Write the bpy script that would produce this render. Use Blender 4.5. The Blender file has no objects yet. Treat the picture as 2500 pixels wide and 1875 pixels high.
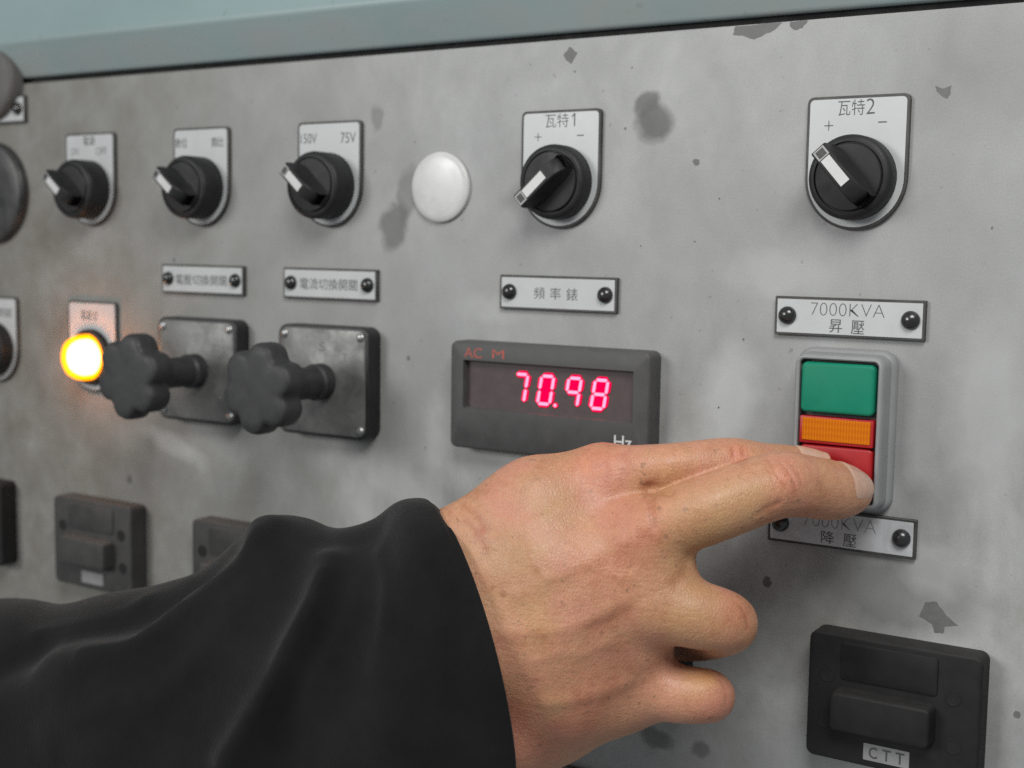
import bpy, bmesh, math, random
import numpy as np
from mathutils import Vector, Matrix

# ------------------------------------------------------------------ camera, light, exposure
S = 0.001                      # everything below is written in millimetres; the panel face is the plane y = 0
sc = bpy.context.scene
col = sc.collection
cam_d = bpy.data.cameras.new('camera'); cam = bpy.data.objects.new('camera', cam_d); col.objects.link(cam); sc.camera = cam
cam_d.sensor_width = 36; cam_d.lens = 46.252
cam_d.clip_start = 0.02; cam_d.clip_end = 50
cam.matrix_world = Matrix([[0.846775, -0.067438, 0.527659, 0.18339], [0.531745, 0.079698, -0.843146, -0.486675], [0.014807, 0.994535, 0.103346, 0.0867], [0.0, 0.0, 0.0, 1.0]])
cam_d.dof.use_dof = True; cam_d.dof.focus_distance = 0.475; cam_d.dof.aperture_fstop = 10.0

w = bpy.data.worlds.new('World'); sc.world = w; w.use_nodes = True
w.node_tree.nodes['Background'].inputs[0].default_value = (0.92, 0.97, 1.0, 1); w.node_tree.nodes['Background'].inputs[1].default_value = 0.275

def area(name, loc, target, size, power, color=(1, 1, 1)):
    d = bpy.data.lights.new(name, 'AREA'); d.shape = 'RECTANGLE'; d.size = size[0]; d.size_y = size[1]; d.energy = power; d.color = color
    o = bpy.data.objects.new(name, d); col.objects.link(o)
    o.location = Vector(loc) * S
    o.rotation_euler = (Vector(target) * S - o.location).to_track_quat('-Z', 'Y').to_euler()
    return o
area('ceiling_tube_left', (-1080, -1830, 610), (-100, 0, 20), (0.74, 0.55), 19.0, (1.0, 1.0, 0.97))
area('ceiling_tube_right', (300, -560, 640), (40, 0, 70), (0.44, 0.30), 6.2, (1.0, 0.99, 0.96))

sc.view_settings.view_transform = 'Standard'; sc.view_settings.look = 'None'; sc.view_settings.exposure = 0.0; sc.view_settings.gamma = 1.0
sc.render.engine = 'CYCLES'
sc.cycles.use_denoising = False
sc.cycles.max_bounces = 6
sc.cycles.sample_clamp_indirect = 4.0

# ------------------------------------------------------------------ materials
def mat(name):
    m = bpy.data.materials.new(name); m.use_nodes = True
    nt = m.node_tree; b = nt.nodes['Principled BSDF']
    return m, nt, b
def N(nt, t, **kw):
    n = nt.nodes.new(t)
    for k, v in kw.items():
        if k.startswith('i_'):
            key = k[2:]; key = int(key) if key.isdigit() else key
            n.inputs[key].default_value = v
        else: setattr(n, k, v)
    return n
def noise(nt, scale, detail=4, rough=0.55, vec=None, dist=0.0):
    n = N(nt, 'ShaderNodeTexNoise'); n.inputs['Scale'].default_value = scale; n.inputs['Detail'].default_value = detail
    n.inputs['Roughness'].default_value = rough; n.inputs['Distortion'].default_value = dist
    if vec: nt.links.new(vec, n.inputs['Vector'])
    return n.outputs['Fac']
def ramp(nt, fac, stops):
    r = N(nt, 'ShaderNodeValToRGB'); nt.links.new(fac, r.inputs[0]); e = r.color_ramp.elements
    while len(e) < len(stops): e.new(0.5)
    for k, (p, c) in enumerate(stops):
        e[k].position = p; e[k].color = (c[0], c[1], c[2], 1) if isinstance(c, tuple) else (c, c, c, 1)
    return r.outputs[0]
def mixc(nt, fac, a, b, blend='MIX'):
    m = N(nt, 'ShaderNodeMix', data_type='RGBA', blend_type=blend)
    for sock, v in ((m.inputs[0], fac), (m.inputs[6], a), (m.inputs[7], b)):
        if isinstance(v, (int, float)): sock.default_value = v
        elif isinstance(v, tuple): sock.default_value = (v[0], v[1], v[2], 1)
        else: nt.links.new(v, sock)
    return m.outputs[2]
def math_(nt, op, a, b=0.0):
    m = N(nt, 'ShaderNodeMath', operation=op)
    for k, v in enumerate((a, b)):
        if isinstance(v, (int, float)): m.inputs[k].default_value = v
        else: nt.links.new(v, m.inputs[k])
    return m.outputs[0]
def wcoord(nt):
    return N(nt, 'ShaderNodeNewGeometry').outputs['Position']
def mapped(nt, vec, scale=(1, 1, 1), loc=(0, 0, 0), rot=(0, 0, 0)):
    m = N(nt, 'ShaderNodeMapping'); nt.links.new(vec, m.inputs[0])
    m.inputs['Location'].default_value = loc; m.inputs['Rotation'].default_value = rot; m.inputs['Scale'].default_value = scale
    return m.outputs[0]
def bump(nt, b, height, dist=0.0002, strength=0.5):
    n = N(nt, 'ShaderNodeBump'); n.inputs['Distance'].default_value = dist; n.inputs['Strength'].default_value = strength
    nt.links.new(height, n.inputs['Height']); nt.links.new(n.outputs[0], b.inputs['Normal'])

def simple(name, c, rough=0.5, var=0.15, dust=0.0, dust_c=(0.3, 0.29, 0.27), metal=0.0, bumpd=0.00006, scale=120, spec=0.5, topdust=0.0):
    """painted or moulded surface with uneven tone, a film of dust and a fine texture"""
    m, nt, b = mat(name); P = wcoord(nt)
    n1 = noise(nt, scale, 5, 0.6, P); n2 = noise(nt, scale * 9, 3, 0.6, P)
    c2 = ramp(nt, n1, [(0.3, tuple(x * (1 - var) for x in c)), (0.7, tuple(x * (1 + var) for x in c))])
    if dust > 0:
        d = ramp(nt, noise(nt, scale * 0.7, 6, 0.65, P, 0.4), [(0.35, 0.0), (0.75, dust)])
        c2 = mixc(nt, d, c2, dust_c)
    if topdust > 0:
        sep = N(nt, 'ShaderNodeSeparateXYZ'); nt.links.new(N(nt, 'ShaderNodeNewGeometry').outputs['Normal'], sep.inputs[0])
        t = math_(nt, 'MULTIPLY', ramp(nt, sep.outputs[2], [(0.45, 0.0), (0.9, topdust)]), ramp(nt, noise(nt, 260, 5, 0.7, P), [(0.3, 0.5), (0.6, 1.0)]))
        c2 = mixc(nt, t, c2, dust_c)
    nt.links.new(c2, b.inputs['Base Color'])
    nt.links.new(ramp(nt, n1, [(0.3, max(0, rough - 0.08)), (0.7, min(1, rough + 0.1))]), b.inputs['Roughness'])
    b.inputs['Metallic'].default_value = metal; b.inputs['Specular IOR Level'].default_value = spec
    bump(nt, b, n2, bumpd, 0.5)
    return m

M = {}
M['black'] = simple('black_plastic', (0.022, 0.022, 0.024), 0.42, 0.25, 0.10)
M['knob'] = simple('knob_plastic', (0.0135, 0.0135, 0.0145), 0.5, 0.2, 0.08, (0.12, 0.12, 0.12), spec=0.3)
M['edge'] = simple('plate_core', (0.028, 0.027, 0.027), 0.5, 0.2, 0.15)
M['meter'] = simple('meter_plastic', (0.062, 0.061, 0.062), 0.6, 0.15, 0.10, (0.12, 0.115, 0.11), topdust=0.35)
M['block'] = simple('relay_plastic', (0.0095, 0.009, 0.0095), 0.6, 0.2, 0.12, (0.05, 0.048, 0.047), topdust=0.4, spec=0.3)
M['blockfar'] = simple('aged_relay_plastic', (0.030, 0.029, 0.029), 0.55, 0.25, 0.2, (0.11, 0.10, 0.095), topdust=0.7)
M['label'] = simple('white_legend', (0.465, 0.475, 0.485), 0.42, 0.05, 0.22, (0.36, 0.36, 0.36), scale=60, bumpd=0.00002)
M['labeldirty'] = simple('soiled_legend', (0.50, 0.51, 0.53), 0.4, 0.10, 0.55, (0.25, 0.25, 0.25), scale=140, bumpd=0.00002)
M['ink'] = simple('legend_ink', (0.06, 0.06, 0.062), 0.5, 0.1)
M['inkfaint'] = simple('worn_ink', (0.17, 0.17, 0.175), 0.5, 0.3)
M['white'] = simple('white_cap', (0.54, 0.54, 0.535), 0.30, 0.05, 0.25, (0.42, 0.42, 0.41), scale=110, bumpd=0.00001)
M['stripe'] = simple('white_stripe', (0.54, 0.54, 0.54), 0.4, 0.05, 0.1)
M['frame_chrome'] = simple('pale_inset', (0.32, 0.32, 0.32), 0.35, 0.1)
M['screw'] = simple('screw_black', (0.012, 0.012, 0.013), 0.22, 0.2, 0.04, spec=0.7)
M['steel'] = simple('dull_steel', (0.36, 0.36, 0.36), 0.35, 0.3, 0.2, (0.1, 0.1, 0.1), metal=0.8)
M['handle'] = simple('handle_bakelite', (0.026, 0.026, 0.028), 0.55, 0.25, 0.35, (0.06, 0.06, 0.06), scale=200, bumpd=0.00015)
M['housing'] = simple('grey_housing', (0.26, 0.265, 0.27), 0.5, 0.06, 0.35, (0.2, 0.195, 0.185), scale=70)
M['green'] = simple('green_button', (0.004, 0.185, 0.108), 0.45, 0.05, 0.03, (0.2, 0.3, 0.27), bumpd=0.00002, spec=0.22)
M['red'] = simple('red_button', (0.34, 0.006, 0.010), 0.42, 0.1, 0.0, bumpd=0.00002)
M['hz'] = simple('white_print', (0.62, 0.62, 0.62), 0.5, 0.08)
M['acm'] = simple('faded_red_print', (0.44, 0.085, 0.06), 0.6, 0.35, 0.35, (0.05, 0.045, 0.045), scale=500)
M['tape'] = simple('grey_label_tape', (0.23, 0.23, 0.235), 0.5, 0.08, 0.3)
M['greycap'] = simple('dusty_grey_cap', (0.075, 0.073, 0.07), 0.6, 0.1, 0.3, (0.2, 0.19, 0.18), scale=40)
M['edge2'] = simple('black_bakelite', (0.010, 0.010, 0.011), 0.45, 0.2, 0.08, (0.08, 0.08, 0.08), topdust=0.3)
M['gap'] = simple('seam_rubber', (0.006, 0.006, 0.006), 0.8, 0.1)

def lens_mat():
    m, nt, b = mat('ribbed_amber_lens'); P = wcoord(nt)
    sep = N(nt, 'ShaderNodeSeparateXYZ'); nt.links.new(P, sep.inputs[0])
    sx = math_(nt, 'SINE', math_(nt, 'MULTIPLY', sep.outputs[0], 2 * math.pi / 0.0011))
    sz = math_(nt, 'SINE', math_(nt, 'MULTIPLY', sep.outputs[2], 2 * math.pi / 0.0024))
    f = math_(nt, 'ADD', math_(nt, 'MULTIPLY', sx, 0.2), math_(nt, 'ADD', math_(nt, 'MULTIPLY', sz, 0.08), 0.5))
    nt.links.new(ramp(nt, f, [(0.1, (0.36, 0.070, 0.001)), (0.9, (0.60, 0.165, 0.002))]), b.inputs['Base Color'])
    b.inputs['Roughness'].default_value = 0.35; b.inputs['Specular IOR Level'].default_value = 0.2; bump(nt, b, sx, 0.0002, 0.35)
    b.inputs['Emission Color'].default_value = (1, 0.32, 0.0, 1); b.inputs['Emission Strength'].default_value = 0.07
    return m
M['amber'] = lens_mat()
def window_mat():
    m, nt, b = mat('smoked_red_window'); P = wcoord(nt)
    nt.links.new(ramp(nt, noise(nt, 200, 5, 0.6, P), [(0.3, (0.056, 0.040, 0.042)), (0.75, (0.080, 0.056, 0.058))]), b.inputs['Base Color'])
    b.inputs['Roughness'].default_value = 0.55
    return m
M['window'] = window_mat()
def emit(name, c, s):
    m = bpy.data.materials.new(name); m.use_nodes = True; nt = m.node_tree; nt.nodes.clear()
    e = N(nt, 'ShaderNodeEmission'); e.inputs[0].default_value = (*c, 1); e.inputs[1].default_value = s
    o = N(nt, 'ShaderNodeOutputMaterial'); nt.links.new(e.outputs[0], o.inputs[0]); return m
M['led_core'] = emit('led_core', (1.0, 0.060, 0.095), 9.0)
M['led_halo'] = emit('led_halo', (1.0, 0.0, 0.075), 1.1)  # enlarged red shapes behind the digits, painting their halo
M['lamp_core'] = emit('lamp_filament_glow', (1.0, 0.62, 0.62), 7.0)
def shell_mat():
    m = bpy.data.materials.new('orange_lens_shell'); m.use_nodes = True; nt = m.node_tree; nt.nodes.clear()
    e = N(nt, 'ShaderNodeEmission'); e.inputs[0].default_value = (1.0, 0.30, 0.0, 1); e.inputs[1].default_value = 1.8
    t = N(nt, 'ShaderNodeBsdfTransparent'); t.inputs[0].default_value = (1.0, 0.72, 0.30, 1)
    a = N(nt, 'ShaderNodeAddShader'); o = N(nt, 'ShaderNodeOutputMaterial')
    nt.links.new(e.outputs[0], a.inputs[0]); nt.links.new(t.outputs[0], a.inputs[1]); nt.links.new(a.outputs[0], o.inputs[0]); return m
M['lamp_shell'] = shell_mat()
M['lamp_shell'].cycles.emission_sampling = 'NONE'; M['lamp_core'].cycles.emission_sampling = 'NONE'

def panel_mat():
    m, nt, b = mat('worn_grey_panel_paint'); P = wcoord(nt)
    big = noise(nt, 9, 5, 0.6, mapped(nt, P, (1, 1, 0.7)), 0.6)
    mid = noise(nt, 34, 6, 0.62, mapped(nt, P, (1, 1, 0.85), rot=(0, 0.5, 0)), 0.3)
    wipe = noise(nt, 22, 5, 0.6, mapped(nt, P, (1.0, 1, 0.55), rot=(0, -0.5, 0)), 0.3)
    fine = noise(nt, 900, 3, 0.6, P); speck = noise(nt, 260, 2, 0.5, P)
    c = ramp(nt, big, [(0.32, (0.258, 0.263, 0.264)), (0.68, (0.338, 0.343, 0.343))])
    c = mixc(nt, ramp(nt, mid, [(0.38, 0.0), (0.68, 0.34)]), c, (0.225, 0.228, 0.222))
    sep = N(nt, 'ShaderNodeSeparateXYZ'); nt.links.new(P, sep.inputs[0])
    # more grime and wipe marks low on the panel, cleaner at the top
    low = N(nt, 'ShaderNodeMapRange'); low.inputs['From Min'].default_value = 0.085; low.inputs['From Max'].default_value = -0.03
    nt.links.new(sep.outputs[2], low.inputs['Value'])
    lowf = low.outputs[0]
    c = mixc(nt, math_(nt, 'MULTIPLY', ramp(nt, wipe, [(0.44, 0.0), (0.64, 0.7)]), math_(nt, 'ADD', math_(nt, 'MULTIPLY', lowf, 0.8), 0.15)), c, (0.44, 0.445, 0.435))
    grime = noise(nt, 26, 6, 0.65, mapped(nt, P, (1, 1, 0.8), loc=(3, 0, 1)), 0.3)
    c = mixc(nt, math_(nt, 'MULTIPLY', ramp(nt, grime, [(0.44, 0.0), (0.68, 0.55)]), math_(nt, 'ADD', math_(nt, 'MULTIPLY', lowf, 0.85), 0.12)), c, (0.185, 0.178, 0.155))
    # brownish film towards the left end, deepened to paint the light's falloff there
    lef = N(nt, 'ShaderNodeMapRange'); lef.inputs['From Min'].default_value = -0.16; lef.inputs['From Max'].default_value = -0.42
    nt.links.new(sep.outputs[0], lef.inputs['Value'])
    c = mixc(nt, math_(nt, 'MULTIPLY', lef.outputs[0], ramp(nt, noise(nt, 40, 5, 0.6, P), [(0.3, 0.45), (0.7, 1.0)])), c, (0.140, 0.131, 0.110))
    c = mixc(nt, 1.0, c, ramp(nt, noise(nt, 1500, 2, 0.7, P), [(0.25, 0.90), (0.75, 1.10)]), 'MULTIPLY')
    c = mixc(nt, ramp(nt, speck, [(0.70, 0.0), (0.76, 0.45)]), c, (0.12, 0.12, 0.118))
    # soft stains plus painted shadows of knobs and the hidden block: (x, z, half width, half height, turn, strength)
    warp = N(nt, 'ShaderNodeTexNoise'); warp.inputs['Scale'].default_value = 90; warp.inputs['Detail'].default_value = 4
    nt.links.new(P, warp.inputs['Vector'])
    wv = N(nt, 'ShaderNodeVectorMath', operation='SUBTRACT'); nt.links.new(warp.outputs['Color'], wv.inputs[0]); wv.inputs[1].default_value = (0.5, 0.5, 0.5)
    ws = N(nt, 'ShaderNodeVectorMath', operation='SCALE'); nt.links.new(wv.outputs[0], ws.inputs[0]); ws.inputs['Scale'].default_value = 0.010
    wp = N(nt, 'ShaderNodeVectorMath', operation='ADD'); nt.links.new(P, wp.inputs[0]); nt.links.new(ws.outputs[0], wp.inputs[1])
    stains_and_shade = [(-55, 137.5, 8.6, 8, 0.3, .9), (-58.5, 144.5, 5.5, 5.5, 0, .85), (-186, 96, 8, 12, .25, .75), (-179, 110, 5, 14, .2, .5),
              (-196.9, 144.2, 3, 5.5, .15, .5), (-46.5, -117, 8, 5, 0, .7), (-27, -118, 5, 4, 0, .6), (55.5, 8, 8, 36, 0, .22), (67, 6, 10, 40, .05, .24),  # patches below the hidden test block are its painted shadow
              (2, 12, 7, 40, 0, .22), (52, -40, 34, 16, 0, .5), (72, 152, 34, 26, 0, .22), (-290, 183, 6, 3, 0, .4), (-120, 108, 10, 7, -.5, .28), (9, 102, 10, 13, .5, .28), (60, 160, 5, 18, .2, .16),  # painted shadows beside both right-hand selectors; broad lower right patch for weaker light
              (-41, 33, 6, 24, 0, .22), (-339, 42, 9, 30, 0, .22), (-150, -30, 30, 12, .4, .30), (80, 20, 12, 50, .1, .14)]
    for (x, z, rx, rz, t, s) in stains_and_shade:
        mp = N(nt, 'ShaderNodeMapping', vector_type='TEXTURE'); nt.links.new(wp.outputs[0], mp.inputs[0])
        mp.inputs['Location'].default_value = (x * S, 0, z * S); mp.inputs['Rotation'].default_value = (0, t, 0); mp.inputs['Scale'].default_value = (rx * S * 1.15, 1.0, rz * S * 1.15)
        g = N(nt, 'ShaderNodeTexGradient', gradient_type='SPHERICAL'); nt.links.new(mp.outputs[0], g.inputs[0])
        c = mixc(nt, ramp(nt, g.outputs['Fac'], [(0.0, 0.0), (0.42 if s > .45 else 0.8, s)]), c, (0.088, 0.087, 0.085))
    pale = [(-3, 78, 26, 11, 0.1, .25), (-20, 28, 15, 30, 0.2, .5), (80, 30, 18, 44, 0, .35), (-110, -8, 44, 13, 0.12, .5), (-180, -25, 36, 13, .5, .3), (-200, -48, 26, 12, .7, .25), (-330, -20, 30, 8, .3, .4), (-130, 60, 25, 8, 0, .25), (62, -30, 16, 12, .3, .35)]
    for (x, z, rx, rz, t, s) in pale:
        mp = N(nt, 'ShaderNodeMapping', vector_type='TEXTURE'); nt.links.new(wp.outputs[0], mp.inputs[0])
        mp.inputs['Location'].default_value = (x * S, 0, z * S); mp.inputs['Rotation'].default_value = (0, t, 0); mp.inputs['Scale'].default_value = (rx * S, 1.0, rz * S)
        g = N(nt, 'ShaderNodeTexGradient', gradient_type='SPHERICAL'); nt.links.new(mp.outputs[0], g.inputs[0])
        c = mixc(nt, ramp(nt, g.outputs['Fac'], [(0.0, 0.0), (0.6, s)]), c, (0.50, 0.51, 0.51))
    nt.links.new(c, b.inputs['Base Color'])
    nt.links.new(ramp(nt, mid, [(0.3, 0.42), (0.7, 0.62)]), b.inputs['Roughness'])
    bump(nt, b, math_(nt, 'ADD', fine, math_(nt, 'MULTIPLY', mid, 1.5)), 0.00008, 0.5)
    return m
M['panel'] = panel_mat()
def header_mat():
    m, nt, b = mat('teal_cabinet_paint'); P = wcoord(nt)
    c = ramp(nt, noise(nt, 14, 6, 0.6, mapped(nt, P, (0.5, 1, 1)), 0.5), [(0.3, (0.200, 0.272, 0.278)), (0.7, (0.243, 0.322, 0.330))])
    sep = N(nt, 'ShaderNodeSeparateXYZ'); nt.links.new(P, sep.inputs[0])
    lowf = N(nt, 'ShaderNodeMapRange'); lowf.inputs['From Min'].default_value = 0.198; lowf.inputs['From Max'].default_value = 0.186
    nt.links.new(sep.outputs[2], lowf.inputs['Value'])
    c = mixc(nt, math_(nt, 'MULTIPLY', lowf.outputs[0], ramp(nt, noise(nt, 20, 5, 0.6, P), [(0.35, 0.1), (0.65, 0.75)])), c, (0.275, 0.288, 0.280))
    c = mixc(nt, ramp(nt, noise(nt, 150, 3, 0.5, P), [(0.68, 0.0), (0.78, 0.5)]), c, (0.14, 0.16, 0.15))
    nt.links.new(c, b.inputs['Base Color']); b.inputs['Roughness'].default_value = 0.42
    bump(nt, b, noise(nt, 700, 3, 0.6, P), 0.00008, 0.4)
    return m
M['header'] = header_mat()
M['chip'] = simple('bare_primer', (0.118, 0.118, 0.118), 0.6, 0.18, 0.25, (0.15, 0.15, 0.15), scale=300)

def plate_metal():
    m, nt, b = mat('scuffed_aluminium_face'); P = wcoord(nt)
    n = noise(nt, 60, 6, 0.65, P, 0.8)
    nt.links.new(ramp(nt, n, [(0.3, (0.085, 0.085, 0.083)), (0.7, (0.19, 0.19, 0.185))]), b.inputs['Base Color'])
    nt.links.new(ramp(nt, noise(nt, 110, 5, 0.6, P), [(0.3, 0.32), (0.7, 0.55)]), b.inputs['Roughness'])
    b.inputs['Metallic'].default_value = 0.25
    bump(nt, b, noise(nt, 500, 3, 0.6, P), 0.00005, 0.4)
    return m
M['face'] = plate_metal()
def cloth_mat():
    m, nt, b = mat('black_jacket_cloth'); P = wcoord(nt)
    wv = noise(nt, 1500, 2, 0.5, P); n = noise(nt, 30, 5, 0.6, P)
    nt.links.new(ramp(nt, n, [(0.3, (0.0042, 0.0041, 0.0048)), (0.7, (0.0105, 0.0104, 0.0104))]), b.inputs['Base Color'])
    b.inputs['Roughness'].default_value = 0.85; b.inputs['Specular IOR Level'].default_value = 0.12
    b.inputs['Sheen Weight'].default_value = 0.10; b.inputs['Sheen Roughness'].default_value = 0.5
    bump(nt, b, math_(nt, 'ADD', wv, math_(nt, 'MULTIPLY', noise(nt, 130, 5, 0.65, P), 1.0)), 0.0006, 0.5)
    return m
M['cloth'] = cloth_mat()
def skin_mat():
    m, nt, b = mat('skin'); P = wcoord(nt)
    a = N(nt, 'ShaderNodeAttribute', attribute_name='pigment')
    n = noise(nt, 75, 6, 0.65, P, 0.5); n2 = noise(nt, 420, 4, 0.6, P)
    c = mixc(nt, 1.0, a.outputs['Color'], ramp(nt, n, [(0.28, (0.86, 0.76, 0.72)), (0.5, (1.0, 1.0, 1.0)), (0.74, (1.10, 1.15, 1.12))]), 'MULTIPLY')
    c = mixc(nt, 1.0, c, ramp(nt, n2, [(0.3, (0.92, 0.87, 0.85)), (0.7, (1.06, 1.08, 1.08))]), 'MULTIPLY')
    c = mixc(nt, ramp(nt, noise(nt, 40, 4, 0.6, mapped(nt, P, loc=(5, 2, 1))), [(0.46, 0.0), (0.64, 0.65)]), c, (0.52, 0.225, 0.160))
    c = mixc(nt, ramp(nt, noise(nt, 32, 4, 0.6, mapped(nt, P, loc=(9, 4, 7))), [(0.50, 0.0), (0.68, 0.6)]), c, (0.44, 0.260, 0.122))
    c = mixc(nt, ramp(nt, noise(nt, 330, 2, 0.5, mapped(nt, P, loc=(1, 7, 3))), [(0.66, 0.0), (0.74, 0.6)]), c, (0.24, 0.12, 0.07))
    c = mixc(nt, 1.0, c, ramp(nt, noise(nt, 1900, 2, 0.6, P), [(0.3, (0.93, 0.92, 0.91)), (0.7, (1.06, 1.07, 1.07))]), 'MULTIPLY')
    nt.links.new(c, b.inputs['Base Color'])
    b.inputs['Subsurface Weight'].default_value = 0.22; b.inputs['Subsurface Radius'].default_value = (1.0, 0.35, 0.18); b.inputs['Subsurface Scale'].default_value = 0.0035
    nt.links.new(ramp(nt, n2, [(0.3, 0.38), (0.7, 0.58)]), b.inputs['Roughness'])
    b.inputs['Specular IOR Level'].default_value = 0.48; b.inputs['Coat Weight'].default_value = 0.05; b.inputs['Coat Roughness'].default_value = 0.22
    v = N(nt, 'ShaderNodeTexVoronoi', feature='DISTANCE_TO_EDGE'); v.inputs['Scale'].default_value = 900
    nt.links.new(mapped(nt, P, (1, 1, 0.6), rot=(0.3, 0.5, 0.2)), v.inputs['Vector'])
    h = math_(nt, 'ADD', math_(nt, 'MULTIPLY', ramp(nt, v.outputs['Distance'], [(0.0, 0.0), (0.25, 1.0)]), 0.55), math_(nt, 'ADD', math_(nt, 'MULTIPLY', n2, 1.0), math_(nt, 'MULTIPLY', noise(nt, 160, 5, 0.6, mapped(nt, P, (1, 1, 2.4), rot=(0, 0.4, 0)), 0.3), 2.2)))
    h = math_(nt, 'ADD', h, math_(nt, 'MULTIPLY', noise(nt, 300, 3, 0.6, mapped(nt, P, (0.35, 1, 2.2), rot=(0, 0.25, 0))), 0.8))
    bump(nt, b, h, 0.00022, 0.55)
    return m
M['skin'] = skin_mat()
def nail_mat():
    m, nt, b = mat('fingernail'); P = wcoord(nt)
    nt.links.new(ramp(nt, noise(nt, 200, 3, 0.5, P), [(0.3, (0.50, 0.31, 0.23)), (0.7, (0.56, 0.37, 0.28))]), b.inputs['Base Color'])
    b.inputs['Roughness'].default_value = 0.28; b.inputs['Subsurface Weight'].default_value = 0.2; b.inputs['Subsurface Scale'].default_value = 0.002
    return m
M['nail'] = nail_mat()

# ------------------------------------------------------------------ mesh helpers
def link_mesh(name, me, m, parent=None, sharp=38, smooth=True):
    bm = bmesh.new(); bm.from_mesh(me)
    bmesh.ops.recalc_face_normals(bm, faces=bm.faces)
    for f_ in bm.faces: f_.smooth = smooth
    a = math.radians(sharp)
    for e in bm.edges:
        if len(e.link_faces) == 2 and e.calc_face_angle(0) > a: e.smooth = False
    bm.to_mesh(me); bm.free()
    o = bpy.data.objects.new(name, me); col.objects.link(o)
    if m: me.materials.append(m)
    if parent: o.parent = parent
    return o
def obj(name, verts, faces, m, parent=None, sharp=38, smooth=True):
    me = bpy.data.meshes.new(name); me.from_pydata([(v[0] * S, v[1] * S, v[2] * S) for v in verts], [], faces); me.validate()
    return link_mesh(name, me, m, parent, sharp, smooth)
class MB:
    def __init__(s): s.v = []; s.f = []
    def add(s, v, f):
        o = len(s.v); s.v += v; s.f += [tuple(i + o for i in q) for q in f]
    def loops(s, L, cap0=True, cap1=True):
        n = len(L[0]); v = [p for l in L for p in l]; f = []
        for k in range(len(L) - 1):
            for i in range(n):
                j = (i + 1) % n; f.append((k * n + i, k * n + j, (k + 1) * n + j, (k + 1) * n + i))
        if cap0: f.append(tuple(range(n))[::-1])
        if cap1: f.append(tuple(range((len(L) - 1) * n, len(L) * n)))
        s.add(v, f)
    def make(s, name, m, parent=None, sharp=38, smooth=True): return obj(name, s.v, s.f, m, parent, sharp, smooth)
def rrect(x0, x1, z0, z1, r, n=5):
    p = []
    for cx, cz, a0 in ((x1 - r, z1 - r, 0), (x0 + r, z1 - r, 90), (x0 + r, z0 + r, 180), (x1 - r, z0 + r, 270)):
        for k in range(n + 1):
            a = math.radians(a0 + 90 * k / n); p.append((cx + r * math.cos(a), cz + r * math.sin(a)))
    return p
def inset(p, d):
    n = len(p); o = []
    for i in range(n):
        a, b_, c = Vector(p[i - 1]), Vector(p[i]), Vector(p[(i + 1) % n])
        t1 = (b_ - a); t2 = (c - b_)
        if t1.length < 1e-7: t1 = t2
        if t2.length < 1e-7: t2 = t1
        n1 = Vector((-t1.y, t1.x)).normalized(); n2 = Vector((-t2.y, t2.x)).normalized(); nn = (n1 + n2)
        if nn.length < 1e-6: nn = n1
        nn.normalize(); k = max(0.5, nn.dot(n1)); q = b_ + nn * (d / k); o.append((q.x, q.y))
    return o
def prism(mb, p, h0, h1, bev=0.0, seg=3, draft=0.0):
    """outline p (x, z) raised from height h0 to h1 above the panel, with a rounded front edge"""
    L = [[(x, -h0, z) for x, z in p]]
    q = inset(p, draft) if draft else p
    if bev > 0:
        for k in range(seg + 1):
            a = math.pi / 2 * k / seg
            L.append([(x, -(h1 - bev + bev * math.sin(a)), z) for x, z in inset(q, bev * (1 - math.cos(a)))])
    else: L.append([(x, -h1, z) for x, z in q])
    mb.loops(L)
def lathe(mb, prof, cx=0, cz=0, n=64, cap0=True, cap1=True):
    mb.loops([[(cx + r * math.cos(2 * math.pi * i / n), -h, cz + r * math.sin(2 * math.pi * i / n)) for i in range(n)] for r, h in prof], cap0, cap1)
def thing(name, label, cat, x, z, group=None, h=0):
    o = bpy.data.objects.new(name, None); col.objects.link(o); o.location = (x * S, -h * S, z * S); o.empty_display_size = 0.01
    o['label'] = label; o['category'] = cat
    if group: o['group'] = group
    return o
def tag(o, label, cat, group=None):
    o['label'] = label; o['category'] = cat
    if group: o['group'] = group
    return o
def text(name, body, box, h, m, parent, weight=0.0, thick=0.06, fit='wh'):
    """lettering as a thin raised mesh filling box = (x0, x1, z0, z1) in the parent's frame"""
    cu = bpy.data.curves.new(name, 'FONT'); cu.body = body; cu.size = 1.0; cu.offset = weight; cu.resolution_u = 4
    t = bpy.data.objects.new('tmp', cu); col.objects.link(t)
    dg = bpy.context.evaluated_depsgraph_get(); dg.update()
    me = bpy.data.meshes.new_from_object(t.evaluated_get(dg)); bpy.data.objects.remove(t); bpy.data.curves.remove(cu)
    co = np.zeros(len(me.vertices) * 3, np.float32); me.vertices.foreach_get('co', co); co = co.reshape(-1, 3)
    x0, x1, z0, z1 = box; mn = co.min(0); mx = co.max(0)
    u = (co[:, 0] - mn[0]) / (mx[0] - mn[0]); v = (co[:, 1] - mn[1]) / max(1e-6, (mx[1] - mn[1]))
    new = np.stack([x0 + u * (x1 - x0), np.full(len(co), -h), z0 + v * (z1 - z0)], 1) * S
    me.vertices.foreach_set('co', new.astype(np.float32).ravel()); me.update()
    bm = bmesh.new(); bm.from_mesh(me)
    r = bmesh.ops.extrude_face_region(bm, geom=list(bm.faces))
    for g in r['geom']:
        if isinstance(g, bmesh.types.BMVert): g.co.y -= thick * S
    bm.to_mesh(me); bm.free()
    return link_mesh(name, me, m, parent, smooth=False)
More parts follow.
